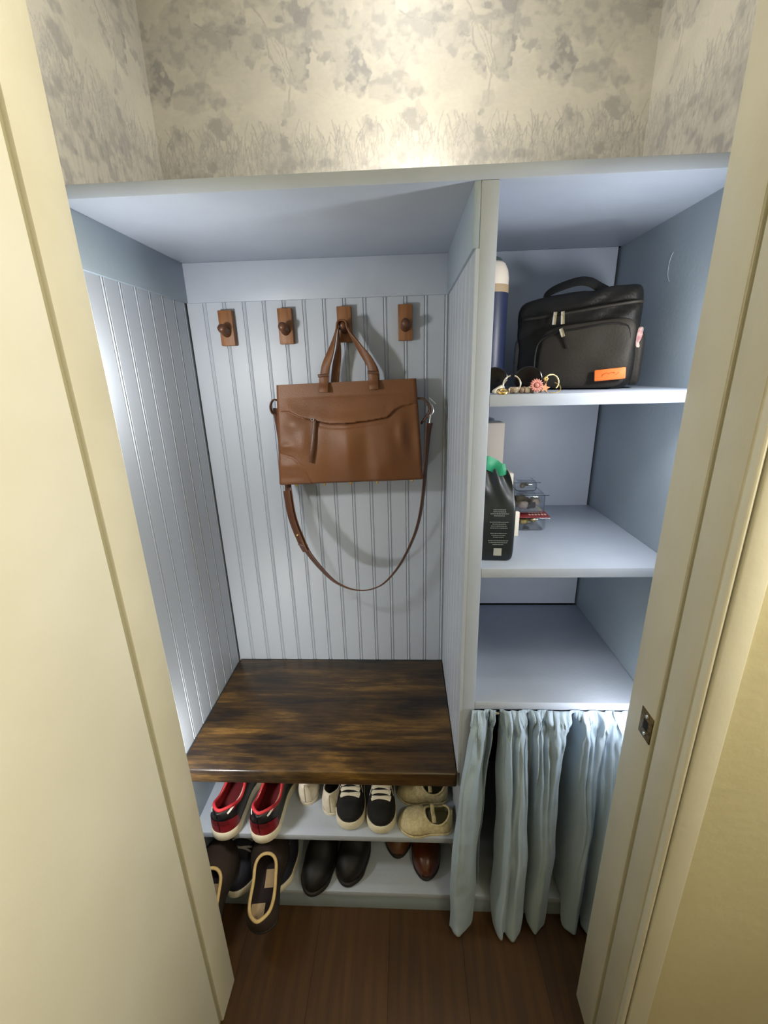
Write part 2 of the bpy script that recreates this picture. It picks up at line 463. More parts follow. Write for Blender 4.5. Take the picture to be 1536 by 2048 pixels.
def paper_wall(name, label, org, du, length, z0, z1, step, u_off, thick_dir):
    """upright sheet from org along du, printed; given thickness away from the room"""
    nu = int(length / step) + 1; nz = int((z1 - z0) / step) + 1
    us = np.linspace(0, length, nu); zz = np.linspace(z0, z1, nz)
    U, ZZ = np.meshgrid(us, zz, indexing='ij')
    V = np.empty((nu * nz, 3)); V[:, 0] = org[0] + du[0] * U.ravel(); V[:, 1] = org[1] + du[1] * U.ravel(); V[:, 2] = ZZ.ravel()
    i, j = np.meshgrid(np.arange(nu - 1), np.arange(nz - 1), indexing='ij'); a = (i * nz + j).ravel()
    F = np.stack([a, a + nz, a + nz + 1, a + 1], 1)
    me = bpy.data.meshes.new(name)
    nb = 4
    corners = [0, (nu - 1) * nz, nu * nz - 1, nz - 1]
    back = V[corners] + np.array(thick_dir) * 0.05
    V2 = np.vstack([V, back]); b0 = nu * nz
    me.vertices.add(len(V2)); me.vertices.foreach_set('co', V2.ravel())
    quads = np.vstack([F, [[b0 + 3, b0 + 2, b0 + 1, b0]]])
    me.loops.add(quads.size); me.loops.foreach_set('vertex_index', quads.ravel().astype(np.int32))
    me.polygons.add(len(quads)); me.polygons.foreach_set('loop_start', np.arange(0, quads.size, 4, dtype=np.int32))
    me.polygons.foreach_set('loop_total', np.full(len(quads), 4, dtype=np.int32))
    me.update(calc_edges=True); me.validate()
    iu = (((U.ravel() + u_off) % PER) / RES).astype(int) % INK.shape[1]
    iz = np.clip(((ZZ.ravel() - Z0) / RES).astype(int), 0, INK.shape[0] - 1)
    k = INK[iz, iu][:, None]
    col = np.ones((len(V2), 4)); col[:b0, :3] = PAPER * (1 - k) + INKC * k; col[b0:, :3] = PAPER
    at = me.color_attributes.new('print', 'FLOAT_COLOR', 'POINT'); at.data.foreach_set('color', col.ravel())
    me.materials.append(WALLP)
    o = bpy.data.objects.new(name, me); C.objects.link(o); struct(o, label)
    return o
paper_wall('wall_back', 'back wall in grey toile wallpaper above the shelf', (XW0, D, 0), (1, 0), XW1 - XW0, ZTU, 2.4, 0.0018, XW0, (0, 1, 0))
paper_wall('wall_left', 'left wall in grey toile wallpaper', (XW0, YJ, 0), (0, 1), D - YJ, ZTU, 2.4, 0.0024, XW0 - (D - YJ), (-1, 0, 0))
paper_wall('wall_right', 'right wall in grey toile wallpaper', (XW1, D, 0), (0, -1), D - YJ, ZTU, 2.4, 0.0024, XW1, (1, 0, 0))

struct(box('wall_back_lower', (XW0, D + 0.028, 0), (XW1, D + 0.06, ZTU), GAP_SHADE, bev=0), 'carcass behind the cubbies, coloured near black to stand for shade')  # shade behind the panel gap and curtain is put into its colour
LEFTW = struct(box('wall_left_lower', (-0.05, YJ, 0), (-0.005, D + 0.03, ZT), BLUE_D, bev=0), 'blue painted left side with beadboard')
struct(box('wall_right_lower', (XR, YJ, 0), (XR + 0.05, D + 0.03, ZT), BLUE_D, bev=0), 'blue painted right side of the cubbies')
# filled screw holes and the round patched spot on the right side
rw = bpy.data.objects['wall_right_lower']
bmr = bmesh.new(); bm_tube(bmr, [(0, 0.019 * math.cos(a), 0.030 * math.sin(a)) for a in np.linspace(-1.1, 1.0, 24)], 0.0009, 6)
link('patch_ring', bmr, BLUE_D, rw, loc=(XR - (XR + 0.025) - 0.0001, 0.185 - (YJ + D + 0.03) / 2, 1.60), smooth=True)

# beadboard planks -------------------------------------------------
def plank_mesh(w, h, m):
    t = 0.006; g = 0.0026; d = 0.0028
    prof = [(0, -t), (0, d * -1 + 0.0), (0.0006, 0)]
    prof = [(0.0, 0.0), (w - 0.0118, 0.0), (w - 0.0112, d), (w - 0.0098, d), (w - 0.0088, 0.0008), (w - 0.0062, -0.0006), (w - 0.0034, 0.0008), (w - 0.0024, d), (w - 0.0008, d), (w, 0.0), (w, t), (0, t)]
    bm = bmesh.new()
    lo = [bm.verts.new((a, b, 0)) for a, b in prof]; hi = [bm.verts.new((a, b, h)) for a, b in prof]
    n = len(prof)
    for i in range(n):
        bm.faces.new((lo[i], lo[(i + 1) % n], hi[(i + 1) % n], hi[i]))
    bm.faces.new(list(reversed(lo))); bm.faces.new(hi)
    bmesh.ops.recalc_face_normals(bm, faces=bm.faces)
    me = bpy.data.meshes.new('beadboard_plank'); bm.to_mesh(me); bm.free(); me.materials.append(m); me.update()
    return me
nb_back = 13; wb = 0.6845 / nb_back
pb = plank_mesh(wb, ZCAP - ZB, BEAD)
BACKW = box('wall_back_beadboard', (-0.004, D + 0.006, 0), (XD0, D + 0.022, ZT), BLUE, bev=0); struct(BACKW, 'pale blue beadboard wall behind the hooks')
bx0 = BACKW.location.copy()
for i in range(nb_back):
    o = bpy.data.objects.new('plank', pb); C.objects.link(o); o.parent = BACKW
    o.location = Vector((i * wb, D, ZB)) - bx0
ns = 8; wsd = D / ns
ps = plank_mesh(wsd, ZCAP - ZB, BEAD)
lx0 = LEFTW.location.copy()
for i in range(ns + 2):
    o = bpy.data.objects.new('plank', ps); C.objects.link(o); o.parent = LEFTW
    o.location = Vector((0.0, (i - 2) * wsd - 0.011, ZB)) - lx0; o.rotation_euler = (0, 0, math.pi / 2)
# cap boards above the beadboard
struct(box('trim_5', (0, D - 0.006, ZCAP), (XD0, D + 0.006, ZT), BLUE, bev=0.001), 'flat blue board above the back beadboard')
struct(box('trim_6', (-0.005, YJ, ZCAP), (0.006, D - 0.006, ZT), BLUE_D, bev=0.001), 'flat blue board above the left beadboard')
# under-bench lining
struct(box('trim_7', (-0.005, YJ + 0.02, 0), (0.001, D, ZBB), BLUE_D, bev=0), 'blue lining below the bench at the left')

# the built-in ------------------------------------------------------
tb = box('top_shelf', (XW0, 0, ZT), (XW1, D, ZTU), BLUE, bev=0.0015)
tag(tb, 'long blue painted top board spanning both sides under the wallpaper', 'shelf')
dv = thing('divider_panel', 'tall blue upright divider between the bag nook and the cubbies', 'divider', ((XD0 + XD1) / 2, D / 2, 0))
def rel(o, p): return tuple(Vector(p) - o.location)
def child_box(name, lo, hi, m, root, bev=0.0015):
    bm = bmesh.new(); bm_box(bm, rel(root, lo), rel(root, hi), bev)
    return link(name, bm, m, root, smooth=bev > 0, angle=35)
child_box('panel', (XD0, 0, ZL), (XD1, D, ZT), BLUE, dv, 0.0018)
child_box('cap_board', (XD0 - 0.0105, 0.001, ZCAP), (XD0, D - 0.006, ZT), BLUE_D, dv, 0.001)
for i in range(ns):
    o = bpy.data.objects.new('plank', ps); C.objects.link(o); o.parent = dv
    o.location = Vector((XD0 - 0.0055, D - i * wsd, ZB)) - dv.location; o.rotation_euler = (0, 0, -math.pi / 2)
for nm, z, lab in (('cubby_shelf', S1, 'upper blue cubby shelf carrying the black lunch bag'),
                   ('cubby_shelf', S2, 'middle blue cubby shelf carrying the black coffee pouch'),
                   ('cubby_shelf', S3, 'lowest blue cubby shelf, empty, above the curtain')):
    tag(box(nm, (XD1, 0.0, z - 0.0205), (XR, D - 0.001, z), BLUE, bev=0.0014), lab, 'shelf', 'cubby shelves')
bp_ = box('cubby_back_panel', (XD1, D, S3 + 0.004), (XR - 0.0065, D + 0.008, ZT), BLUE, bev=0.0005)
tag(bp_, 'pale blue back panel of the cubbies with a dark gap at its right', 'panel')
sh = box('shoe_shelf', (0.001, 0.0, ZS - 0.0175), (XD0, D, ZS), BLUE, bev=0.0012)
tag(sh, 'blue shoe shelf directly under the wooden bench', 'shelf')
pf = thing('shoe_platform', 'low blue platform with kick board under the shoe shelf and curtain', 'platform', (0.55, D / 2, 0))
child_box('deck', (0.001, 0.0, ZL - 0.018), (XR, D, ZL), BLUE, pf, 0.0015)
child_box('kick_board', (0.001, 0.004, 0.0), (XR, 0.02, ZL - 0.018), BLUE_D, pf, 0.001)

# bench: dark stained wood with burnt grain
def bench_material():
    m = bpy.data.materials.new('dark_stained_wood'); m.use_nodes = True
    nt = m.node_tree; b = nt.nodes['Principled BSDF']; b.inputs['Roughness'].default_value = 0.33
    tc = nt.nodes.new('ShaderNodeTexCoord')
    def nz(scale, stretch, detail, dist, rough=.6):
        mp = nt.nodes.new('ShaderNodeMapping'); mp.inputs['Scale'].default_value = stretch
        nt.links.new(tc.outputs['Object'], mp.inputs[0])
        n = nt.nodes.new('ShaderNodeTexNoise'); n.inputs['Scale'].default_value = scale; n.inputs['Detail'].default_value = detail
        n.inputs['Distortion'].default_value = dist; n.inputs['Roughness'].default_value = rough
        nt.links.new(mp.outputs[0], n.inputs[0]); return n
    big = nz(3.0, (.8, 3.4, 2), 4, .5); grain = nz(9, (.9, 13, 8), 8, .35, .72); fine = nz(60, (1, 14, 8), 3, 0)
    mx = nt.nodes.new('ShaderNodeMath'); mx.operation = 'MULTIPLY_ADD'; mx.inputs[1].default_value = .42
    nt.links.new(grain.outputs[0], mx.inputs[0])
    m2 = nt.nodes.new('ShaderNodeMath'); m2.operation = 'MULTIPLY'; m2.inputs[1].default_value = .72
    nt.links.new(big.outputs[0], m2.inputs[0]); nt.links.new(m2.outputs[0], mx.inputs[2])
    m3 = nt.nodes.new('ShaderNodeMath'); m3.operation = 'MULTIPLY_ADD'; m3.inputs[1].default_value = .14
    nt.links.new(fine.outputs[0], m3.inputs[0]); nt.links.new(mx.outputs[0], m3.inputs[2])
    mpw = nt.nodes.new('ShaderNodeMapping'); mpw.inputs['Scale'].default_value = (.35, 1.6, 1); nt.links.new(tc.outputs['Object'], mpw.inputs[0])
    wv = nt.nodes.new('ShaderNodeTexWave'); wv.bands_direction = 'Y'; wv.inputs['Scale'].default_value = 3.2; wv.inputs['Distortion'].default_value = 13
    wv.inputs['Detail'].default_value = 4; wv.inputs['Detail Scale'].default_value = 1.3; nt.links.new(mpw.outputs[0], wv.inputs[0])
    m4 = nt.nodes.new('ShaderNodeMath'); m4.operation = 'MULTIPLY_ADD'; m4.inputs[1].default_value = .06
    nt.links.new(wv.outputs[1], m4.inputs[0]); nt.links.new(m3.outputs[0], m4.inputs[2])
    m5 = nt.nodes.new('ShaderNodeMath'); m5.operation = 'SUBTRACT'; m5.inputs[1].default_value = .03; nt.links.new(m4.outputs[0], m5.inputs[0]); m3 = m5
    r = nt.nodes.new('ShaderNodeValToRGB')
    e = r.color_ramp.elements
    e[0].position = .46; e[0].color = (*lin('17100A'), 1); e[1].position = .78; e[1].color = (*lin('80602F'), 1)
    for pos, c in ((.54, '241A11'), (.60, '3A2A15'), (.68, '503A1D')):
        q = e.new(pos); q.color = (*lin(c), 1)
    nt.links.new(m3.outputs[0], r.inputs[0]); nt.links.new(r.outputs[0], b.inputs['Base Color'])
    bp = nt.nodes.new('ShaderNodeBump'); bp.inputs['Strength'].default_value = .25; bp.inputs['Distance'].default_value = .002
    nt.links.new(m3.outputs[0], bp.inputs['Height']); nt.links.new(bp.outputs[0], b.inputs['Normal'])
    return m
BENCH = bench_material()
bn = box('bench_seat', (0.001, -0.004, ZBB), (XD0 - 0.006, D - 0.001, ZB), BENCH, bev=0.005, seg=3)
tag(bn, 'dark stained wooden bench seat with burnt grain below the handbag', 'bench')

# ------------------------------------------------------------------ small LED lamps on the closet side of the door wall
def puck(label, loc, rot, watt, col, r=0.030):
    t = thing('puck_light', label, 'light', loc, rot, 'puck lights inside the closet')
    lathe('housing', [(r * 1.2, 0), (r * 1.2, 0.012), (r * 1.1, 0.016), (r * 1.05, 0.0165)], WHITE_PL, t)
    lathe('lens', [(r, 0.0166), (r * .9, 0.0185), (0.002, 0.0195)], emit('led_lens', col, 4.0), t)
    d = bpy.data.lights.new('led', 'AREA'); d.shape = 'DISK'; d.size = r * 2; d.energy = watt; d.color = col
    o = bpy.data.objects.new('led', d); C.objects.link(o); o.parent = t; o.location = (0, 0, 0.021); o.rotation_euler = (math.pi, 0, 0)
    return t
fy = (-math.pi / 2, 0, 0); fr = (-math.pi / 2, 0, math.radians(32)); fl = (-math.pi / 2, 0, math.radians(-16)); YR = YJ + .021
puck('puck light inside the doorway, high up at the left', (0.042, YR, 1.42), fl, PUCK_W['left_high'], NEUTRAL)
puck('puck light inside the doorway, beside the bench', (0.042, YR, 0.57), fl, PUCK_W['left_low'], NEUTRAL)
puck('puck light inside the doorway at the right, level with the coffee pouch', (1.04, YR, 1.22), fr, PUCK_W['right_mid'], COOL)
puck('puck light inside the doorway, high up at the right', (1.04, YR, 1.47), fr, PUCK_W['right_high'], COOL)
puck('puck light inside the doorway, beside the curtain', (1.04, YR, 0.735), fr, PUCK_W['right_low'], COOL)
puck('puck light lying on the top shelf against the wallpaper', (0.587, 0.30, ZTU + .026), (math.radians(-40), 0, 0), 0.8, (1.0, .92, .76))
# ------------------------------------------------------------------ coat hooks
HOOKW = mat('walnut_block', '8A5B33', 0.5, col2='744A28', nscale=12, stretch=(8, 8, 1), bump=.2, bscale=80)
PEGW = mat('walnut_peg', '5E3A24', 0.42, col2='4C2D1B', nscale=20)
def hook(label, x0):
    t = thing('coat_hook', label, 'hook', (x0 + 0.0185, D, 1.492), group='wooden coat hooks on the beadboard')
    bm = bmesh.new(); bm_box(bm, (-0.0185, -0.0205, 0), (0.0185, 0, 0.086), 0.0018)
    link('block', bm, HOOKW, t, smooth=True, angle=35)
    lathe('peg', [(0.0125, -0.003), (0.0122, 0.006), (0.0112, 0.016), (0.0108, 0.024), (0.0112, 0.030), (0.0100, 0.035), (0.006, 0.038), (0.001, 0.039)],
          PEGW, t, loc=(0, -0.0205, 0.033), rot=(math.radians(78), 0, 0), n=20)
    return t
hook('wooden peg hook at the far left, nearest the corner', 0.086)
hook('second wooden peg hook, bare, left of the handbag handles', 0.242)
hook('wooden peg hook holding the brown handbag', 0.396)
hook('rightmost wooden peg hook, beside the divider', 0.553)

# ------------------------------------------------------------------ brown handbag
LEATHER = mat('tan_leather', '6B411E', 0.5, col2='603919', nscale=8, bump=.25, bscale=420)
LEATHER_D = mat('dark_tan_leather', '54311A', 0.45, col2='482915', nscale=10, bump=.2, bscale=420)
LEATHER_S = mat('strap_leather', '5E3920', 0.45, col2='4E2D19', nscale=15, bump=.15, bscale=300)
hb = thing('handbag', 'tan brown leather handbag hanging by its handles from a wooden hook', 'handbag', (0.418, 0.375, 1.13))
def hp(x, y, z): return Vector((x, y, z)) - hb.location
SEAM = [(0, .747), (.09, .743), (.17, .686), (.275, .645), (.38, .61), (.49, .605), (.655, .623), (.78, .647), (.83, .71), (.9, .752), (1, .762)]
ARC = [(0.0, .33), (.11, .28), (.19, .165), (.245, -.02)]
def seam_z(u): return catv(SEAM, u)
def catv(pts, u):
    return interp(pts, u) if False else lerp_pts(pts, u)
def front_pt(u, v):
    xl = .224 * (1 - v) + .233 * v; xr = .6155 * (1 - v) + .598 * v
    zb = 1.129 * (1 - u) + 1.139 * u; zt = 1.390 * (1 - u) + 1.398 * u
    x = xl + (xr - xl) * u; z = zb + (zt - zb) * v
    y = .330 * (1 - v) + .362 * v
    # soft bulge of the body below the pocket seam
    y -= .016 * math.sin(math.pi * min(1, max(0, u))) * math.sin(math.pi * min(1, v * 1.15)) ** .8
    sv = seam_z(u); dv_ = v - sv
    inside = max(0.0, min(1.0, (u - .02) / .06)) * max(0.0, min(1.0, (1.0 - u) / .06))
    depth = 0.006 + .004 * math.exp(-((u - .5) / .3) ** 2)
    if dv_ > 0:
        y -= inside * depth * math.exp(-(dv_ / .085) ** 2) * .7
    else:
        y += inside * depth * .55 * math.exp(dv_ / .05)
        d2 = abs(dv_ + .045)
        if .28 < u < .80 and d2 < .012:
            y += .0016 * (1 - d2 / .012)
    # dents and soft folds
    for (cu, cv, su, sv2, a) in ((.50, .36, .05, .22, -.006), (.62, .3, .05, .25, .0055), (.78, .3, .06, .25, -.0045), (.70, .12, .05, .1, -.004),
                                 (.87, .48, .035, .14, -.006), (.94, .4, .04, .2, .005), (.17, .42, .06, .12, -.005), (.06, .40, .05, .04, -.005),
                                 (.07, .2, .1, .06, -.004), (.12, .62, .06, .08, -.006), (.25, .5, .04, .2, .004), (.36, .3, .06, .3, .003), (.1, .08, .09, .05, .003)):
        y += a * math.exp(-((u - cu) / su) ** 2 - ((v - cv) / sv2) ** 2)
    if u < .245:                                   # seam of the corner patch
        av = lerp_pts(ARC, u); d = v - av
        y += .0018 * math.exp(-(d / .011) ** 2) - (.0012 if d < 0 else 0)
    return Vector((x, y, z))
NU, NV = 150, 120
edge = .012
V = []
for i in range(NU):
    for j in range(NV):
        u = i / (NU - 1); v = j / (NV - 1)
        p = front_pt(u, v)
        e = min(u, 1 - u) * .38; ez = v * .26                # round the rim of the front panel
        for dd in (e, ez):
            if dd < .008:
                p.y += .006 * (1 - dd / .008) ** 2
        V.append(p - hb.location)
fm = grid_mesh('front_panel', V, NU, NV)
fp = link('front_panel', fm, LEATHER, hb, smooth=True)
# body behind the front panel: gussets, base, back
bm = bmesh.new(); loops = []
for k, (inset, yoff) in enumerate(((0.0, None), (.006, .345), (.010, .375), (.004, .405), (0.008, .4125))):
    ring = []
    for i in range(41):
        for side in (0,):
            pass
    prm = [(i / 20, 0) for i in range(21)] + [(1, j / 12) for j in range(1, 13)] + [(1 - i / 20, 1) for i in range(1, 21)] + [(0, 1 - j / 12) for j in range(1, 12)]
    for (u, v) in prm:
        p = V[int(round(u * (NU - 1))) * NV + int(round(v * (NV - 1)))] + hb.location
        if yoff is not None:
            yb_ = yoff if v < .02 else yoff + (.392 - yoff) * v * .55
            cx_, cz_ = .418, 1.26
            s = 1 - inset * (1.0 if 0 < v < 1 else .3) / .19
            p = Vector((cx_ + (p.x - cx_) * s, max(yb_, p.y + .004 * k), cz_ + (p.z - cz_) * (1 - inset * .3)))
        ring.append(bm.verts.new(p - hb.location))
    loops.append(ring)
n = len(loops[0])
for A, B in zip(loops, loops[1:]):
    for i in range(n):
        bm.faces.new((A[i], A[(i + 1) % n], B[(i + 1) % n], B[i]))
bm.faces.new(loops[-1])
bmesh.ops.recalc_face_normals(bm, faces=bm.faces)
link('body', bm, LEATHER_D, hb, smooth=True, angle=60)
# zip pull and zip
def on_front(u, v, off):
    p = front_pt(u, v); p.y -= off; return p - hb.location
pullpts = [on_front(.278, .648, .004), on_front(.272, .58, .010), on_front(.262, .46, .012), on_front(.250, .34, .012), on_front(.240, .235, .008)]
zp = ribbon('zip_pull', catmull(pullpts, 5), [(1, 0, 0)] * 21, .0095, .0025, LEATHER_D, hb); zp['label'] = 'long leather zip pull'
zr = tube('zip_ring', [on_front(.262 + .012 * math.cos(a), .655 + .012 * math.sin(a), .007) for a in np.linspace(0, 2 * math.pi, 14)[:-1]], .0012, STEEL, zp, 6, True)
zipl = [on_front(u, seam_z(u) - .012, .0005) for u in np.linspace(.2, .8, 30)]
tube('zip', zipl, .0014, LEATHER_D, hb, 6)
# handles: two leather loops over the peg
def handle(x0, x1, ytop, y0, z0, z1, apx, apz, apy, name='handle'):
    pts = [(x0, y0, z0), (x0 + .004, y0 + .002, z0 + .035), (x0 + (apx - x0) * .45, y0 + (apy - y0) * .5, z0 + (apz - z0) * .56),
           (apx - .015, apy, apz - .022), (apx - .010, apy, apz - .004), (apx, apy, apz), (apx + .010, apy, apz - .004), (apx + .015, apy, apz - .024),
           (x1 + (apx - x1) * .45, y0 + (apy - y0) * .5, z1 + (apz - z1) * .56), (x1 - .004, y0 + .002, z1 + .035), (x1, y0, z1)]
    P = catmull([hp(*p) for p in pts], 7); n = len(P); W = []
    for i in range(n):
        t = abs(i / (n - 1) * 2 - 1)
        k = max(0, min(1, (t - .25) / .6)); k = k * k * (3 - 2 * k)
        W.append(Vector((k, -(1 - k) - .12, 0)))
    return ribbon(name, P, W, lambda t: .0125 + .010 * min(1, abs(t * 2 - 1) * 1.4) ** 1.5, .0045, LEATHER, hb)
h1 = handle(.362, .489, 0, .357, 1.392, 1.396, .4135, 1.5405, .366)
h2 = handle(.384, .492, 0, .386, 1.385, 1.388, .4155, 1.5395, .390)
for hx, hz in ((.361, 1.392), (.489, 1.396)):
    s = 1 if hx < .4 else -1
    tp = [hp(hx + .001 * s, .357, hz + .020), hp(hx, .3545, hz), hp(hx - .0005 * s, .348, hz - .012), hp(hx - .001 * s, .3455, hz - .022)]
    ribbon('handle_tab', catmull(tp, 4), [(1, 0, 0)] * 13, .0250, .0048, LEATHER, hb)
    ribbon('handle_keeper', [hp(hx - .0140, .3535, hz + .019 - .001 * s), hp(hx, .3515, hz + .019), hp(hx + .0140, .3535, hz + .019 + .001 * s)], [(0, 0.1, 1)] * 3, .0075, .003, LEATHER_D, hb)
# side rings
loopL = [hp(.232, .38, 1.349), hp(.221, .375, 1.353), hp(.213, .372, 1.344), hp(.2105, .372, 1.331), hp(.214, .374, 1.318), hp(.224, .378, 1.315), hp(.233, .38, 1.318)]
ribbon('side_loop', catmull(loopL, 4), [(0, 1, 0)] * 25, .014, .004, LEATHER_D, hb)
gus = [hp(.603, .375, 1.348), hp(.617, .372, 1.346), hp(.629, .370, 1.333), hp(.634, .368, 1.318), hp(.624, .370, 1.300), hp(.612, .374, 1.284)]
ribbon('side_loop', catmull(gus, 4), [(0, 1, 0)] * 21, .020, .005, LEATHER_D, hb)
tube('side_ring', catmull([hp(.628, .366, 1.338), hp(.640, .364, 1.328), hp(.643, .363, 1.314), hp(.635, .363, 1.304), hp(.626, .365, 1.312)], 5, True), .0016, STEEL, hb, 6, True)
tube('zip_end', [hp(.632, .36, 1.349), hp(.640, .356, 1.342), hp(.648, .352, 1.334)], .0016, STEEL, hb, 6)
tube('snap_hook', catmull([hp(.636, .362, 1.306), hp(.634, .360, 1.296), hp(.632, .358, 1.284)], 4), .0028, STEEL, hb, 8)
for fx, fz in ((.268, 1.1275), (.345, 1.129), (.418, 1.130), (.49, 1.132), (.585, 1.137)):
    lathe('foot', [(.001, -.006), (.004, -.005), (.0045, 0), (.004, .006)], GOLD, hb, loc=hp(fx, .352, fz - .001), n=12)
# shoulder strap
sp_ = [(.222, .385, 1.33), (.226, .392, 1.24), (.233, .385, 1.15), (.241, .358, 1.108), (.2485, .350, 1.038), (.264, .345, .982), (.289, .342, .920), (.343, .340, .848), (.384, .339, .818),
       (.428, .338, .806), (.468, .338, .811), (.505, .338, .832), (.549, .339, .887), (.586, .341, .963), (.604, .345, 1.02), (.614, .350, 1.078), (.622, .354, 1.163), (.628, .358, 1.25), (.632, .359, 1.285)]
P = catmull([hp(*p) for p in sp_], 6); n = len(P); Wd = []
for i in range(n):
    t = i / (n - 1); tan = (P[min(i + 1, n - 1)] - P[max(i - 1, 0)]).normalized()
    inpl = Vector((tan.z, 0, -tan.x))
    f = lerp_pts([(0, .9), (.3, .85), (.42, .6), (.55, .42), (.7, .35), (.9, .35), (1, .7)], t)
    Wd.append(inpl * f + Vector((0, 1, 0)) * math.sqrt(max(0, 1 - f * f)))
st = ribbon('shoulder_strap', P, Wd, .026, .0035, LEATHER_S, hb); st['label'] = 'long brown shoulder strap'
# doubled strap end with keeper and stud
P2 = [p + Vector((-.004, -.0045, 0)) for p in P[18:36]]
ribbon('strap_end', P2, Wd[18:36], .026, .003, LEATHER_S, st)
lathe('stud', [(.0035, 0), (.003, .002), (.001, .003)], GOLD, st, loc=P[30] + Vector((-.004, -.0062, 0)), rot=(math.pi / 2, 0, 0), n=12)
ribbon('keeper', [P[33] + Vector((-.014, -.006, .004)), P[33] + Vector((0, -.0085, 0)), P[33] + Vector((.012, -.006, -.004))], [(0, 0, 1)] * 3, .009, .002, LEATHER_D, st)

# ------------------------------------------------------------------ black lunch bag
NYLON = mat('black_nylon', '191816', 0.55, col2='131211', nscale=30, bump=.3, bscale=300, spec=.25)
NYLON_F = mat('charcoal_pocket_cloth', '2F2C27', 0.6, col2='282521', nscale=12, bump=.3, bscale=260, spec=.2)
MESH = mat('grey_mesh', '4A4A4C', 0.8, col2='353537', nscale=300)
ORANGE = mat('orange_label', 'E0702E', 0.55, col2='D66526', nscale=60)
ORANGE_D = mat('orange_label_mark', 'B5541F', 0.6)
CLOTH_P = mat('pink_print_tissue', 'B9A99C', 0.8, col2='96686C', nscale=110)
ang = math.radians(-26)
lb = thing('lunch_bag', 'black soft lunch bag with orange label on the upper cubby shelf', 'bag', (0.905, 0.143, S1), (0, 0, ang))
LW, LD_, LH = .224, .135, .186
def wr(q):
    n_ = noise.noise(Vector((q.x * 18, q.y * 14, q.z * 26))) + .5 * noise.noise(Vector((q.x * 45, q.y * 30, q.z * 60)))
    z = q.z + LH / 2
    top = max(0, (z - .05) / (LH - .05))
    q2 = Vector((q.x, q.y, z))
    q2.z += top * (.010 * q.x / (LW / 2)) + (.005 * n_ if z > .02 else 0) * (top > 0)
    q2.y += .007 * n_ * (1 if z > .10 else .4) + (.004 * math.sin((z - .5 * q.x) * 190) * max(0, min(1, (q.x + .02) / .05)) if z > .12 else 0)
    q2.y += top * .018 * (1 if q.y < 0 else -.2)            # the lid leans back
    q2.x -= top * .010 * (1 if q.x < 0 else 0)
    return q2
soft_box('body', (LW / 2, LD_ / 2, LH / 2), NYLON, 9, 22, wr, lb, loc=(LW * 0 , LD_ / 2, 0))
def pk(q):
    n_ = noise.noise(Vector((q.x * 22, 3.1, q.z * 22)))
    z = q.z + .058
    y = q.y + .004 * n_ - .004 * math.sin(max(0, min(1, z / .116)) * math.pi)
    return Vector((q.x + .008 * z / .116, y, z + .012 * (q.x + .08) / .16 * (z / .116)))
fpk = soft_box('front_pocket', (.084, .016, .058), NYLON_F, 6, 18, pk, lb, loc=(.016, -.004, .003))
pz = [(-.068, -.017, .018), (-.069, -.019, .07), (-.060, -.020, .096), (-.03, -.021, .109), (.01, -.021, .114), (.055, -.021, .119), (.082, -.020, .117), (.097, -.018, .10), (.098, -.017, .02)]
tube('pocket_zip', catmull(pz, 6), .0022, NYLON, lb, 6)
lz = [(-.108, .03, .135), (-.100, .004, .139), (-.06, -.002, .141), (0, -.004, .146), (.06, -.002, .152), (.104, .006, .156), (.110, .035, .157)]
tube('lid_zip', catmull(lz, 6), .0028, NYLON_F, lb, 6)
# handle on the lid
hh = [(-.075, .055, .172), (-.070, .05, .186), (-.050, .045, .197), (-.012, .043, .206), (.012, .044, .204), (.03, .046, .194), (.048, .05, .184)]
P = catmull(hh, 6); ribbon('handle', P, [(0.1, .6, .8)] * len(P), .022, .0035, NYLON, lb)
def zpull(p, tilt, dark=False, L=.017):
    r = link('zip_pull', bm_box(bmesh.new(), (-.0035, -.002, -.005), (.0035, .002, .004), .0008), STEEL, lb, loc=p, rot=(0, tilt, 0), smooth=True, angle=40)
    bm = bmesh.new(); bm_box(bm, (-.0036, -.0034, -L - .003), (.0036, -.0016, -.002), .0009)
    link('tab', bm, STEEL, r, smooth=True, angle=40)
    if dark:
        bm = bmesh.new(); bm_box(bm, (-.003, -.003, -L - .026), (.003, -.001, -L), .001)
        link('cord', bm, NYLON, r, smooth=True, angle=40)
zpull((-.038, -.010, .144), .05); zpull((-.024, -.010, .144), -.08)
zpull((-.022, -.024, .112), -.4, True, .010)
# label with its mark
lab = box('label', (.047, -.0335, .018), (.100, -.0290, .039), ORANGE, lb, .002); lab.rotation_euler = (math.radians(-4), math.radians(-5), 0); lab['label'] = 'orange sewn label'
bm = bmesh.new()
for c, r0 in (((-.006, 0), .006), ((.004, .001), .005)):
    bm_tube(bm, [(c[0] + r0 * math.cos(a), -.0026, .010 + c[1] + r0 * .55 * math.sin(a)) for a in np.linspace(.3, 3.0, 10)], .0007, 5)
bm_tube(bm, [(-.013, -.0026, .0075), (-.013, -.0026, .012)], .0006, 5); bm_tube(bm, [(.010, -.0026, .008), (.015, -.0026, .013)], .0006, 5)
link('label_mark', bm, ORANGE_D, lab)
# side pockets
soft_box('side_pocket', (.014, .05, .050), MESH, 5, 8, None, lb, loc=(-.108, .062, .056))
soft_box('side_pocket', (.012, .045, .050), NYLON_F, 5, 8, None, lb, loc=(.112, .06, .056))
def tis(q): return Vector((q.x + .003 * noise.noise(q * 120), q.y, q.z))
ts = soft_box('tissue_pack', (.0055, .030, .026), CLOTH_P, 5, 8, tis, lb, loc=(.112, .045, .088)); ts['label'] = 'pale pink patterned pack sticking out of the side pocket'

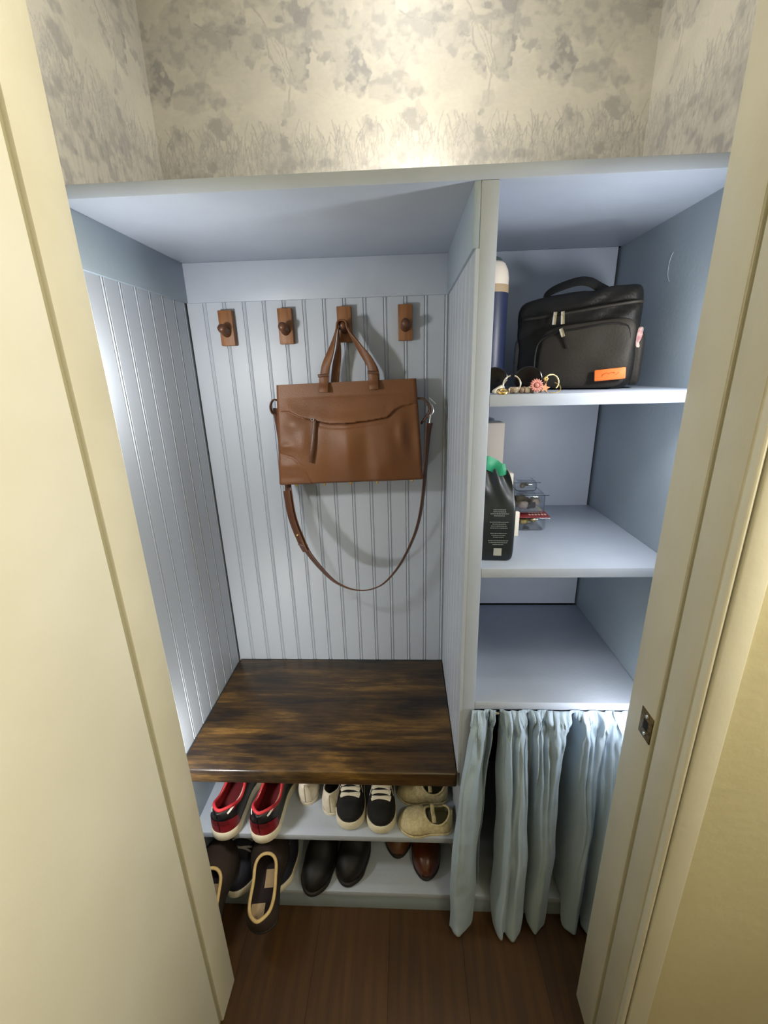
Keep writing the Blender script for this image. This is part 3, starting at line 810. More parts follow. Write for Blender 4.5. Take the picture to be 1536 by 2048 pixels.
# ------------------------------------------------------------------ drinking bottle
bt = thing('water_bottle', 'navy drinking bottle with cream top and tan band behind the divider', 'bottle', (0.755, 0.235, S1))
lathe('body', [(.030, 0), (.034, .004), (.0345, .02), (.0345, .196)], mat('navy_coat', '2B3350', 0.4, bump=.1, bscale=400), bt, n=32)
lathe('band', [(.0348, .196), (.0350, .198), (.0350, .209), (.0346, .211)], mat('tan_band', 'B39B7A', 0.5), bt, n=32)
lathe('cap', [(.0344, .211), (.0342, .225), (.032, .240), (.026, .252), (.021, .256)], mat('cream_cap', 'E9DCCB', 0.45), bt, n=32)
lathe('lid', [(.021, .256), (.018, .262), (.010, .266), (.002, .267)], mat('dark_green_lid', '4A5A55', 0.5), bt, n=24)

# ------------------------------------------------------------------ trinkets at the front of the upper cubby shelf
BLK = mat('glossy_black', '0B0B0D', 0.2)
sg = thing('sunglasses', 'black glossy sunglasses behind the hoop earrings', 'sunglasses', (0.770, 0.075, S1), (0, 0, math.radians(-8)))
for sx in (-.032, .030):
    prof = [(.0005, .0), (.016, .001), (.0235, .004), (.0245, .006), (.0235, .008)]
    l = lathe('lens', prof, BLK, sg, loc=(sx, 0, .024), rot=(math.radians(100), 0, 0), n=28)
    tube('rim', [(sx + .0245 * math.cos(a), -.004 , .024 + .0215 * math.sin(a)) for a in np.linspace(0, 2 * math.pi, 28)[:-1]], .0016, BLK, sg, 6, True)
    s = -1 if sx < 0 else 1
    tube('temple', catmull([(sx + s * .024, 0, .032), (sx + s * .026, .03, .030), (sx + s * .024, .07, .022), (sx + s * .022, .10, .006)], 5), .0020, BLK, sg, 6)
tube('bridge', catmull([(-.009, -.003, .028), (0, -.006, .031), (.007, -.003, .028)], 4), .0020, BLK, sg, 6)

def arc(c, r, a0, a1, tilt, n=26, yaw=0.0):
    out = []
    for a in np.linspace(a0, a1, n):
        p = Vector((r * math.cos(a), r * math.sin(a) * math.sin(tilt), r * math.sin(a) * math.cos(tilt)))
        p.rotate(Matrix.Rotation(yaw, 3, 'Z')); out.append(Vector(c) + p)
    return out
he = thing('hoop_earring', 'pale silver hoop earring with an open clasp, standing upright', 'earring', (0.759, 0.020, S1))
tube('hoop', arc((0, 0, .0166), .0152, math.radians(-65), math.radians(75), .15), .0014, SILVER, he, 8)
tube('hoop_half', arc((0, 0.001, .0166), .0152, math.radians(100), math.radians(215), .15), .0013, SILVER, he, 8)
tube('ear_post', [(-.0085, 0, .002), (-.004, 0, .0022), (-.0035, .001, .009)], .0010, SILVER, he, 6)
rg = thing('gold_ring', 'chunky gold band ring lying at the shelf edge by the divider', 'ring', (0.741, 0.010, S1))
tube('band', arc((0, 0, .0048), .0075, 0, math.pi * 2, 1.25)[:-1], .0034, GOLD, rg, 8, True)
cb = thing('hair_claw', 'small cream hair claw lying beside the divider', 'hair clip', (0.742, 0.036, S1), (0, math.radians(-28), .3))
soft_box('clip_body', (.012, .004, .004), mat('cream_resin', 'E8DDC6', .35), 4, 6, None, cb, loc=(0, 0, .009))
tube('clip_spring', catmull([(.010, 0, .010), (.016, 0, .013), (.022, 0, .016)], 4), .0016, STEEL, cb, 6)
for i in range(4):
    tube('tooth', [(-.009 + i * .005, 0, .007), (-.009 + i * .005, -.003, .002)], .0009, cb.children[0].data.materials[0], cb, 5)
br = thing('bead_bracelet', 'bracelet of tan and brown wooden beads lying behind the hoop earring', 'bracelet', (0.788, 0.036, S1))
BEADC = [mat('bead_tan', 'B59A80', .5), mat('bead_cream', 'D9C7B0', .5), mat('bead_brown', '8E7560', .5)]
for i in range(16):
    a = 2 * math.pi * i / 16
    lathe('bead', [(.001, -.0048), (.0040, -.0042), (.0056, -.0015), (.0056, .0015), (.0040, .0042), (.001, .0048)], BEADC[(i * 7 + i // 3) % 3], br,
          loc=(.026 * math.cos(a), .012 * math.sin(a), .0058), rot=(math.pi / 2, 0, math.atan2(.012 * math.cos(a), -.026 * math.sin(a)) + math.pi / 2), n=12)
PINK = mat('pink_enamel', 'D98F86', .45)
dz = thing('daisy_clip', 'pink daisy hair clip standing at the shelf edge', 'hair clip', (0.8015, 0.016, S1))
bm = bmesh.new()
for i in range(16):
    a = 2 * math.pi * i / 16
    for k in range(2):
        pass
    r_ = bmesh.ops.create_uvsphere(bm, u_segments=8, v_segments=5, radius=1.0)
    for v in r_['verts']:
        q = Vector((v.co.x * .0042, v.co.y * .0013, v.co.z * .0017)); q.x += .0080
        v.co = Vector((q.x * math.cos(a) - q.z * math.sin(a), q.y, q.x * math.sin(a) + q.z * math.cos(a)))
pt = link('petals', bm, PINK, dz, loc=(0, 0, .0142), rot=(math.radians(-12), 0, 0), smooth=True)
lathe('flower_eye', [(.0038, 0), (.0036, .0016), (.002, .0026), (.0004, .003)], mat('pink_eye', 'D2857E', .5), dz, loc=(0, -.0008, .0142), rot=(math.radians(78), 0, 0), n=16)
box('clip_bar', (-.004, .0015, .0), (.004, .0045, .012), STEEL, dz, .0008)
g2 = thing('star_hoop_earring', 'gold hoop earring with a flower stud beside the pink daisy', 'earring', (0.829, 0.022, S1), (0, 0, .2))
tube('hoop', arc((0, 0, .0185), .0135, math.radians(-50), math.radians(150), .2), .0015, GOLD, g2, 8)
bm = bmesh.new()
for i in range(6):
    a = math.pi / 3 * i
    r_ = bmesh.ops.create_uvsphere(bm, u_segments=8, v_segments=5, radius=.0022)
    for v in r_['verts']: v.co += Vector((.0026 * math.cos(a), 0, .0026 * math.sin(a)))
link('flower_stud', bm, GOLD, g2, loc=(-.0115, -.001, .0245), smooth=True)
tube('ear_wire', catmull([(.006, 0, .018), (.014, -.002, .014), (.017, -.003, .006), (.010, -.004, .0012), (-.004, -.004, .0012)], 5), .0009, GOLD, g2, 6)
g3 = thing('star_charm', 'small copper star charm between the pink daisy and the gold hoop', 'charm', (0.820, 0.028, S1))
bm = bmesh.new(); f = []
for i in range(10):
    a = math.pi / 2 + math.pi * i / 5; r = .0095 if i % 2 == 0 else .0042
    f.append((r * math.cos(a), r * math.sin(a)))
va = [bm.verts.new((x_, -.0014, z_)) for x_, z_ in f]; vb = [bm.verts.new((x_, .0014, z_)) for x_, z_ in f]
bm.faces.new(va); bm.faces.new(list(reversed(vb)))
for i in range(10): bm.faces.new((va[i], vb[i], vb[(i + 1) % 10], va[(i + 1) % 10]))
bmesh.ops.recalc_face_normals(bm, faces=bm.faces)
COPPER = mat('copper', 'B08465', .35, metal=.9)
link('star', bm, COPPER, g3, loc=(0, 0, .0085), rot=(math.radians(-14), .2, 0)); tube('charm_ring', arc((0, 0, .0195), .0025, 0, 2 * math.pi, .1, 12)[:-1], .0006, COPPER, g3, 5, True)

# ------------------------------------------------------------------ coffee pouch and boxes on the middle shelf
FOIL = mat('black_foil', '1E2628', 0.38, col2='182022', nscale=14, bump=.2, bscale=60)
cf = thing('coffee_pouch', 'black foil coffee pouch with fine grey print at the cubby front', 'pouch', (0.752, 0.060, S2), (0, 0, math.radians(-4)))
def fold(q):
    z = q.z + .098; t = z / .196
    s = 1 - .0 * t
    yk = 1 - .80 * max(0, (t - .45) / .55) ** 1.2
    xk = 1 - .30 * max(0, (t - .62) / .38) ** 1.5
    n_ = noise.noise(Vector((q.x * 40, q.y * 20, z * 30))) * .006 * max(0, min(1, (t - .45) * 3))
    n2 = .004 * math.sin(q.x * 160 + z * 60) * max(0, min(1, (t - .62) * 4))
    return Vector((q.x * xk - .014 * max(0, t - .6), q.y * yk + n_ + n2, z + .02 * max(0, t - .7) * (-q.x / .04)))
soft_box('pouch', (.0365, .026, .098), FOIL, 10, 26, fold, cf)
bm = bmesh.new()
zz = .112
rnd = random.Random(4)
for block in ((4, .112), (4, .086), (3, .062), (3, .046)):
    for i in range(block[0]):
        wl = rnd.uniform(.010, .020); z_ = block[1] - i * .0042
        xx = -wl
        while xx < wl:
            w_ = rnd.uniform(.0012, .0034)
            bm_box(bm, (.004 + xx, -.0268, z_), (.004 + min(xx + w_, wl), -.0262, z_ + .0013))
            xx += w_ + .0009
pr = link('print_lines', bm, mat('grey_print', '8E9694', .6), cf); pr['label'] = 'rows of fine pale grey print'
box('blank_square', (-.004, -.0268, .014), (.012, -.0261, .030), mat('pale_square', 'A9AAA2', .6), cf, 0)
gt = [(-.034, -.006, .200), (-.024, -.010, .204), (-.010, -.006, .198), (.003, -.010, .190), (.014, -.007, .192)]
P = catmull(gt, 5); tb_ = ribbon('tin_tie', P, [(.15, .1, 1)] * len(P), lambda t: .030 - .008 * t, .0012, mat('green_tape', '1F8A62', .5, bump=.3, bscale=50), cf); tb_['label'] = 'green tape tab at the pouch top'

def carton(name, label, lo, hi, m, cat='box', rz=0.0, lidm=None):
    base = ((lo[0] + hi[0]) / 2, (lo[1] + hi[1]) / 2, lo[2])
    t = thing(name, label, cat, base, (0, 0, rz))
    child = [a - b for a, b in zip(lo, base)], [a - b for a, b in zip(hi, base)]
    bm = bmesh.new(); bm_box(bm, *child, .0015); link('box_body', bm, m, t, smooth=True, angle=35)
    bm = bmesh.new(); h = child[1]
    bm_box(bm, (child[0][0] + .002, child[0][1] + .002, h[2] - .0005), (h[0] - .002, h[1] - .002, h[2] + .0012), .0006); link('top_flap', bm, lidm or m, t, smooth=True, angle=35)
    return t
CARD = mat('off_white_card', 'E6DACB', .55)
CARD2 = mat('cream_card', 'EFE6D2', .55)
carton('tall_box', 'tall off-white carton standing at the back of the middle cubby', (.770, .345, S2), (.826, .40, S2 + .247), CARD)
carton('card_box', 'cream carton behind the black coffee pouch', (.742, .225, S2), (.826, .30, S2 + .142), CARD2)
carton('small_card_box', 'small cream carton between the coffee pouch and the clear packs', (.802, .178, S2), (.834, .186, S2 + .060), CARD2)
CLEAR = mat('clear_plastic', 'F4F6F8', .06, trans=1.0, spec=.5)
def clear_shell(label, loc, w, d, h, fillm, nfill, seed, cardm=None, rz=0.0):
    t = thing('clear_pack', label, 'container', loc, (0, 0, rz))
    bm = bmesh.new(); bm_box(bm, (-w / 2, -d / 2, 0), (w / 2, d / 2, h), .008, 3)
    o = link('shell', bm, CLEAR, t, smooth=True, angle=40)
    sm = o.modifiers.new('wall', 'SOLIDIFY'); sm.thickness = .0012; sm.offset = -1
    bm = bmesh.new(); bm_box(bm, (-w / 2 - .006, -d / 2 - .006, h - .002), (w / 2 + .006, d / 2 + .006, h - .0006), .0006); link('rim', bm, CLEAR, t)
    r = random.Random(seed)
    for i in range(nfill):
        rr = min(w, d, h * 1.4) * .17
        px, py = r.uniform(-w / 2 + rr * 1.6, w / 2 - rr * 1.6), r.uniform(-d / 2 + rr * 1.6, d / 2 - rr * 1.6)
        s = soft_box('wrapped_piece', (rr, rr * .9, rr * .8), fillm[i % len(fillm)], 3, 5, (lambda q, k=i: q * (1 + .25 * noise.noise(q * 150 + Vector((k, 0, 0))))), t,
                     loc=(px, py, .002 + rr + r.random() * max(0, h - 2.4 * rr - .003)))
    return t
GOLDF = mat('gold_foil', 'D8B860', .25, metal=.9); REDF = mat('red_paper', '8E2F2E', .5, col2='7A2426', nscale=60)
BROWNF = mat('brown_sweet', '5E4A40', .4); DARKP = mat('dark_label', '3A3336', .5)
c1 = clear_shell('lower clear pack with red card and gold foil pieces', (.868, .250, S2), .082, .075, .036, [GOLDF, mat('gold_foil_pale', 'E8D9A8', .3, metal=.7)], 10, 3)
bm = bmesh.new(); bm_box(bm, (-.047, -.0445, .0365), (.047, .0415, .0385), .0006); rc = link('red_card', bm, REDF, c1)
bm = bmesh.new(); bm_box(bm, (-.047, .002, .0385), (.042, .040, .041), .0006); link('green_strip', bm, mat('olive_card', '8D8A54', .5, col2='C9BE8A', nscale=120), c1)
bm = bmesh.new()
for i in range(6): bm_box(bm, (-.012 + i * .008, -.045 , .030), (-.0075 + i * .008, -.0446, .0352)) if False else bm_box(bm, (.000 + i * .0075, -.030, .0385), (.0045 + i * .0075, -.022, .0389))
link('card_print', bm, mat('pale_print', 'E6C9B8', .6), c1)
clear_shell('upper clear pack of brown sweets on top of the red card pack', (.866, .254, S2 + .0415), .078, .070, .050, [BROWNF, DARKP, mat('pale_sweet', 'B5A79C', .4)], 9, 8)
clear_shell('small clear plastic dome on top of the stacked packs', (.862, .262, S2 + .0925), .052, .050, .026, [mat('grey_sweet', '7D7A78', .4)], 3, 6)
# ------------------------------------------------------------------ curtain under the lowest shelf
LINEN = mat('blue_linen', 'A5B8C8', 0.85, col2='9BAFC0', nscale=14, stretch=(1, 1, .3), bump=.35, bscale=420, sheen=.15)
ct = thing('curtain', 'gathered pale blue linen curtain hiding the space under the cubbies', 'curtain', (0.90, 0.0, 0.0))
COLS = [(.714, -.014, .670, -.035), (.722, -.024, .684, -.057), (.736, -.020, .712, -.046), (.744, -.004, .735, -.020), (.748, .006, .741, .03), (.756, -.014, .747, .05),
        (.763, -.016, .752, .03), (.766, .024, .776, .075), (.774, .018, .784, .01), (.781, -.016, .792, -.045), (.790, -.025, .802, -.062), (.799, -.012, .814, -.046), (.809, -.025, .828, -.064), (.818, -.018, .842, -.054),
        (.826, -.004, .856, -.03), (.832, .004, .863, .03), (.842, -.016, .867, .035), (.852, -.022, .871, -.01), (.862, -.008, .880, -.042), (.872, .002, .895, -.050),
        (.884, -.018, .912, -.038), (.905, -.025, .928, -.012), (.925, -.018, .937, .07), (.935, .012, .946, .14), (.945, -.006, .958, .10), (.958, -.023, .966, .0),
        (.972, -.008, .976, -.035), (.980, .002, .990, -.052), (.990, -.018, 1.004, -.030), (1.000, -.024, 1.016, -.010), (1.010, -.004, 1.026, -.045), (1.022, -.018, 1.042, -.060),
        (1.034, -.024, 1.058, -.035), (1.044, -.002, 1.066, -.004), (1.056, -.02, 1.076, -.03), (1.07, -.022, 1.086, -.045), (1.085, -.012, 1.093, -.02)]
ztop = S3 - .0205 + .0035
def panel(cols, seed):
    top = catmull([(a, b, 0) for a, b, c, d in cols], 9); bot = catmull([(c, d, 0) for a, b, c, d in cols], 9)
    NUc = len(top); NVc = 90; V = []
    for i in range(NUc):
        yb_ = bot[i].y
        k = max(0, min(1, (yb_ + .022) / .024)); k = k * k * (3 - 2 * k)
        hem = .014 + .070 * k + .007 * math.sin(i * .21 + seed)
        for j in range(NVc):
            s = j / (NVc - 1); z = ztop + (hem - ztop) * s
            d = ztop - z
            f = min(1, d / .42) ** .8
            p = top[i].lerp(bot[i], f)
            gg = min(1, d / .035); p.y = p.y * (.25 + .75 * gg) - .001 * (1 - gg)
            # ruffled heading above the rod channel, then gathers that die out downwards
            g = math.exp(-(d / .075) ** 2)
            p.y += g * min(1, d / .012) * (.013 * noise.noise(Vector((i * .23 + seed, d * 26, 2.0))) + .006 * noise.noise(Vector((i * .6, d * 40, 7.0 + seed))))
            p.x += g * .009 * noise.noise(Vector((i * .2, d * 30, 9.0 + seed)))
            p.y -= .004 * math.exp(-((d - .020) / .010) ** 2)
            p.y += .010 * noise.noise(Vector((p.x * 24, z * 5, 4.0))) * min(1, d / .1) + .003 * noise.noise(Vector((p.x * 60, z * 22, 1.0)))
            p.x += .006 * noise.noise(Vector((i * .05, z * 7, 3.0 + seed))) * min(1, d / .1)
            p.y += .0055 * math.sin(i * .62 + 5 * noise.noise(Vector((i * .04, z * 3, seed)))) * max(0, min(1, (d - .02) / .08)) * max(.15, 1 - d / .7)
            p.x = max(.64, min(p.x, XR - .003))
            if p.y > -.006 and z < ZL + .012: z = max(z, ZL + .006)
            if d < .012: p.y = max(min(p.y, -.0028), -.012)
            V.append((p.x - .90, p.y, z))
    cm = grid_mesh('cloth', V, NUc, NVc)
    cl = link('cloth', cm, LINEN, ct, smooth=True)
    sm = cl.modifiers.new('thickness', 'SOLIDIFY'); sm.thickness = .0011; sm.offset = 0
panel(COLS[:7], 0.0)
panel(COLS[8:], 3.0)
tube('rod', [(XD1 - .90 + .001, .012, ztop - .024), (XR - .90 - .001, .012, ztop - .016)], .005, STEEL, ct, 10)

# ------------------------------------------------------------------ shoes
class Last:
    """shape of a shoe: local frame, heel at y = 0, toe towards +y, ground z = 0"""
    def __init__(s, L, W, sole, H, n=2.5, op=(.04, .46, .5), toe=.18, wp=None, toe_exp=.5, swing=0.0):
        s.L, s.W, s.sole, s.H, s.n, s.op, s.toe, s.te, s.swing = L, W, sole, H, n, op, toe, toe_exp, swing
        s.wp = wp or [(0, .37), (.12, .38), (.4, .345), (.68, .5), (.85, .46), (1, .40)]
    def w(s, t):
        v = interp(s.wp, t) * s.W
        if t < .13: v *= max(0, 1 - ((.13 - t) / .13) ** 2) ** .5
        if t > 1 - s.toe: v *= max(0, 1 - ((t - 1 + s.toe) / s.toe) ** 2) ** s.te
        return v
    def top(s, t):
        h = interp(s.H, t)
        if t > 1 - s.toe * .6: h *= max(0, 1 - ((t - 1 + s.toe * .6) / (s.toe * .6)) ** 2) ** .5 * .75 + .25
        return h
    def tm(s, t):
        a, b, d = s.op
        if t <= a or t >= b: return 1.0
        q = (t - (a + b) / 2) / ((b - a) / 2)
        return 1 - d * (1 - q * q) ** .6
    def pt(s, t, k, side, off=0.0):
        """k 0 at the sole edge .. 1 at the top line"""
        a = k * math.pi / 2; e = 2 / s.n
        w = s.w(t) + off; h = s.top(t) + off
        x = side * w * max(0, math.cos(a)) ** e; z = s.sole + h * max(0, math.sin(a)) ** e
        return Vector((x + s.swing * math.sin(t * math.pi) * s.W, t * s.L + (off * (t - .5) * 2), z))

def S_samples(n):
    out = [0.0]
    out += [.004, .012, .025, .045, .075, .11, .15]
    k = n - 16
    out += [.15 + (.82 - .15) * (i + 1) / k for i in range(k)]
    out += [.86, .90, .935, .96, .98, .993, 1.0]
    return out

def shoe_upper(last, mats, zone=None, nt=10, thick=.0035, ns=44, lining=None):
    ss = S_samples(ns); bm = bmesh.new(); cols = {}
    for side in (-1, 1):
        for i, t in enumerate(ss):
            tm = last.tm(t)
            cols[side, i] = [bm.verts.new(last.pt(t, tm * j / nt, side)) for j in range(nt + 1)]
    for side in (-1, 1):
        for i in range(len(ss) - 1):
            for j in range(nt):
                a, b, c, d = cols[side, i][j], cols[side, i + 1][j], cols[side, i + 1][j + 1], cols[side, i][j + 1]
                f = bm.faces.new((a, b, c, d) if side > 0 else (d, c, b, a))
                if zone:
                    t = (ss[i] + ss[i + 1]) / 2
                    f.material_index = zone(t, last.tm(t) * (j + .5) / nt, side)
    bmesh.ops.remove_doubles(bm, verts=bm.verts, dist=1e-5)
    bmesh.ops.dissolve_degenerate(bm, edges=bm.edges, dist=1e-6)
    return bm

def rim_pts(last, n=28, off=.0005):
    a, b, d = last.op
    ts = [a + (b - a) * (1 - math.cos(math.pi * i / n)) / 2 for i in range(n + 1)]
    R = [last.pt(t, last.tm(t), 1, off) for t in ts]; Lf = [last.pt(t, last.tm(t), -1, off) for t in ts]
    return R + list(reversed(Lf[1:-1]))

def sole_bm(last, grow=1.05, toe_up=0.0, z0=0.0):
    bm = bmesh.new(); ss = [i / 36 for i in range(37)]
    ss = [.5 - .5 * math.cos(math.pi * t) for t in ss]
    rings = []
    for z, g in ((0.0, .97), (.12, 1.0), (.85, 1.0), (1.0, .975)):
        zz = z0 + z * (last.sole - z0)
        def q(t, side):
            w = last.w(t) * grow * g
            p = Vector((side * w + last.swing * math.sin(t * math.pi) * last.W, last.L * (.5 + (t - .5) * (1 + (grow * g - 1) * .6)), zz))
            p.z += toe_up * max(0, (t - .8) / .2) ** 2 * (1 - z)
            return p
        rings.append([bm.verts.new(q(t, 1)) for t in ss] + [bm.verts.new(q(t, -1)) for t in reversed(ss[1:-1])])
    n = len(rings[0])
    for A, B in zip(rings, rings[1:]):
        for i in range(n):
            bm.faces.new((A[i], A[(i + 1) % n], B[(i + 1) % n], B[i]))
    bm.faces.new(list(reversed(rings[0]))); bm.faces.new(rings[-1])
    bmesh.ops.recalc_face_normals(bm, faces=bm.faces)
    return bm

def patch_bm(last, f0, f1, t0, t1, sides=(-1, 1), off=.0012, nt=24, nk=5):
    """strip lying on the upper between k=f0(t) and k=f1(t)"""
    bm = bmesh.new()
    for side in sides:
        rows = []
        for i in range(nt + 1):
            t = t0 + (t1 - t0) * i / nt
            rows.append([bm.verts.new(last.pt(t, f0(t) + (f1(t) - f0(t)) * j / nk, side, off)) for j in range(nk + 1)])
        for i in range(nt):
            for j in range(nk):
                a, b, c, d = rows[i][j], rows[i + 1][j], rows[i + 1][j + 1], rows[i][j + 1]
                bm.faces.new((a, b, c, d) if side > 0 else (d, c, b, a))
    bmesh.ops.remove_doubles(bm, verts=bm.verts, dist=1e-5)
    return bm

def build_shoe(name, label, last, loc, rot, upper, lining, sole, collar=None, zone=None, laces=None, lace_m=None, patches=(), group=None,
               insole=None, nt=10, grow=1.05, toe_up=0.004, cat='shoe', lace_r=.0026):
    t = thing(name, label, cat, loc, rot, group)
    ups = list(upper) if isinstance(upper, (list, tuple)) else [upper]
    bm = shoe_upper(last, ups, zone, nt)
    o = link('upper', bm, ups + [lining], t, smooth=True)
    sm = o.modifiers.new('thickness', 'SOLIDIFY'); sm.thickness = .0035; sm.offset = -1
    sm.material_offset = len(ups); sm.material_offset_rim = len(ups)
    link('sole', sole_bm(last, grow, toe_up), sole, t, smooth=True, angle=45)
    # insole
    bm = bmesh.new(); ss = [.03 + .9 * (.5 - .5 * math.cos(math.pi * i / 24)) for i in range(25)]
    ring = [bm.verts.new((last.w(q) * .93 + last.swing * math.sin(q * math.pi) * last.W, q * last.L, last.sole + .002)) for q in ss] + \
           [bm.verts.new((-last.w(q) * .93 + last.swing * math.sin(q * math.pi) * last.W, q * last.L, last.sole + .002)) for q in reversed(ss)]
    bm.faces.new(ring); link('insole', bm, insole or lining, t)
    if collar is not None:
        tube('collar', rim_pts(last), collar[1], collar[0], t, 8, True)
    for nm, m, args in patches:
        link(nm, patch_bm(last, *args), m, t, smooth=True)
    if laces:
        (a, b, num, kk) = laces
        for i in range(num):
            q0 = a + (b - a) * i / max(1, num - 1); q1 = q0 + (b - a) / max(1, num) * .55
            for s in (1, -1):
                pts = []
                for u in np.linspace(-1, 1, 9):
                    q = q0 + (q1 - q0) * (u * s + 1) / 2
                    k_ = 1 - abs(u) * (1 - kk); side = 1 if u >= 0 else -1
                    tm = last.tm(q)
                    if tm < 1: k_ = min(k_, 1)
                    pts.append(last.pt(q, k_, side, .0025 + (.002 if s > 0 else 0)))
                tube('lace', pts, lace_r, lace_m, t, 6)
    return t

CANVAS_W = mat('offwhite_canvas', 'DAD2C2', .8, col2='CBC2B0', nscale=35, bump=.35, bscale=320)
RUBBER_W = mat('cream_rubber', 'E2DAC4', .55, col2='D6CDB4', nscale=20)
BLACK_L = mat('black_leather', '17181B', .38, bump=.15, bscale=260)
RED_L = mat('deep_red_leather', '7C1220', .4, bump=.12, bscale=260)
RED_B = mat('bright_red_lining', 'B42A32', .7, bump=.2, bscale=260)
WHITE_L = mat('white_leather', 'ECE7DE', .4)
BLACK_C = mat('black_canvas', '0C0C0E', .85, bump=.3, bscale=380)
KNIT = mat('cream_knit', 'CFC4A0', .9, col2='BBAE88', nscale=160, bump=.9, bscale=330)
KNIT_IN = mat('green_grey_lining', '7B7A62', .9)
NAVY = mat('navy_suede', '1B1C2A', .7, bump=.2, bscale=300)
LACE_G = mat('grey_lace', 'A9A5A0', .7)
LACE_W = mat('cream_lace', 'E3DCCB', .8, bump=.3, bscale=400)
MOCC = mat('dark_brown_suede', '2C1E16', .9, col2='221711', nscale=14, bump=.3, bscale=260)
BINDING = mat('tan_binding', 'CDB27C', .7, col2='BFA26A', nscale=60)
MAROON = mat('dark_maroon_lining', '1E1014', .85)
INS_TAN = mat('tan_insole', 'B39A78', .8)
BLK_SH = mat('black_shoe_leather', '0C0C0B', .6, bump=.1, bscale=200)
COGNAC = mat('cognac_leather', '55280F', .32, col2='48200D', nscale=14)
AMBER = mat('amber_leather', '5E3815', .45, col2='4E2D10', nscale=14)
DARKSOLE = mat('dark_sole', '1A1512', .7)

# red and black low-top sneakers, heels towards the room
sn = Last(.285, .098, .026, [(0, .062), (.10, .066), (.26, .052), (.42, .062), (.5, .078), (.62, .062), (.8, .046), (1, .036)], 2.6, (.035, .50, .55))
def zn(t, k, side):
    if t < .15 and k < .36: return 1                 # red heel counter
    if t > .86: return 1
    return 0
def sneaker(label, loc, rz, ry=0):
    p = [('heel_patch', RED_L, (lambda t: .0, lambda t: .36 - 1.4 * t, 0.0, .12, (-1, 1), .001)),
         ('stripe', WHITE_L, (lambda t: .52 - .30 * max(0, t - .10) , lambda t: .60 - .22 * max(0, t - .10), .045, .46)),
         ('lower_stripe', RED_L, (lambda t: .46 - .32 * max(0, t - .10), lambda t: .52 - .30 * max(0, t - .10), .10, .46)),
         ('heel_tab', BLACK_L, (lambda t: .45, lambda t: .74, 0.0, .045, (-1, 1), .002)),
         ('heel_emblem', mat('dark_red_emblem', '5A0A14', .5), (lambda t: .18, lambda t: .34, 0.0, .03, (-1, 1), .0018))]
    return build_shoe('sneaker', label, sn, loc, (0, 0, rz), [BLACK_L, RED_L], RED_B, RUBBER_W, collar=(RED_B, .0042), laces=(.54, .70, 4, .72), lace_m=WHITE_L,
                      patches=p, group='red and black sneakers', insole=mat('dark_red_insole', '5E1018', .8), toe_up=.006)
sneaker('red and black leather sneaker at the left end of the shoe shelf', (.086, -.018, ZS), math.radians(-4))
sneaker('red and black leather sneaker next to the white canvas shoes', (.190, -.022, ZS), math.radians(-4))

# white canvas slip-ons, heels towards the room
sl = Last(.225, .071, .010, [(0, .058), (.12, .060), (.30, .046), (.45, .052), (.6, .050), (.8, .038), (1, .028)], 2.6, (.035, .48, .52))
for lab, loc, rz in (('white canvas slip-on beside the red sneakers', (.284, .080, ZS), -2), ('white canvas slip-on beside the small black sneakers', (.357, .052, ZS), 1)):
    build_shoe('canvas_slip_on', lab, sl, loc, (0, 0, math.radians(rz)), CANVAS_W, mat('dark_canvas_lining', '4A4438', .9), CANVAS_W, collar=(CANVAS_W, .0022),
               patches=[('heel_strip', CANVAS_W, (lambda t: .02, lambda t: .97, 0.0, .02, (-1, 1), .0015))], group='white canvas slip-ons', grow=1.02)

# small black lace-up sneakers, toes towards the room
ks = Last(.165, .075, .027, [(0, .044), (.2, .038), (.34, .044), (.44, .050), (.60, .040), (.80, .029), (1, .024)], 2.7, (.04, .42, .5), toe=.26, toe_exp=.40,
          wp=[(0, .38), (.12, .40), (.4, .42), (.68, .5), (.85, .49), (1, .44)])
for lab, loc, rz in (('small black canvas sneaker with cream laces, left of its pair', (.409, .180, ZS), 181), ('small black canvas sneaker with cream laces, beside the knitted shoes', (.494, .172, ZS), 180)):
    build_shoe('kids_sneaker', lab, ks, loc, (0, 0, math.radians(rz)), BLACK_C, BLACK_C, RUBBER_W, collar=(BLACK_C, .0028), laces=(.45, .68, 4, .66), lace_m=LACE_W, lace_r=.0038,
               patches=[('side_stripe', WHITE_L, (lambda t: .52 - .9 * abs(t - .45), lambda t: .60 - .9 * abs(t - .45), .30, .62))], group='small black sneakers', grow=1.07)

# cream knitted mary janes lying side-on, toes to the left
mj = Last(.140, .072, .006, [(0, .040), (.2, .036), (.42, .034), (.60, .038), (.80, .034), (1, .026)], 2.4, (.06, .52, .62), toe=.30,
          wp=[(0, .40), (.15, .42), (.4, .42), (.65, .5), (.85, .48), (1, .42)], toe_exp=.5)
for lab, loc, rz in (('cream knitted baby shoe at the shelf edge, front one of the pair', (.680, .040, ZS), 93), ('cream knitted baby shoe behind its twin by the divider', (.676, .122, ZS), 91)):
    t = build_shoe('knitted_shoe', lab, mj, loc, (0, 0, math.radians(rz)), KNIT, KNIT_IN, KNIT, collar=(KNIT, .0028), group='cream knitted shoes', toe_up=.002)
    sp1 = [mj.pt(.36, .55, 1, .001), mj.pt(.37, .70, 1, .003) + Vector((0, 0, .006)), Vector((.002, .37 * mj.L, mj.sole + mj.top(.37) * 1.10)), mj.pt(.37, .70, -1, .003) + Vector((0, 0, .006)), mj.pt(.36, .55, -1, .001)]
    P = catmull(sp1, 6); ribbon('ankle_strap', P, [(0, 1, 0)] * len(P), .010, .003, KNIT, t)
    lathe('button', [(.004, 0), (.0036, .002), (.001, .003)], KNIT, t, loc=mj.pt(.36, .56, 1, .003), rot=(0, math.radians(60), 0), n=12)

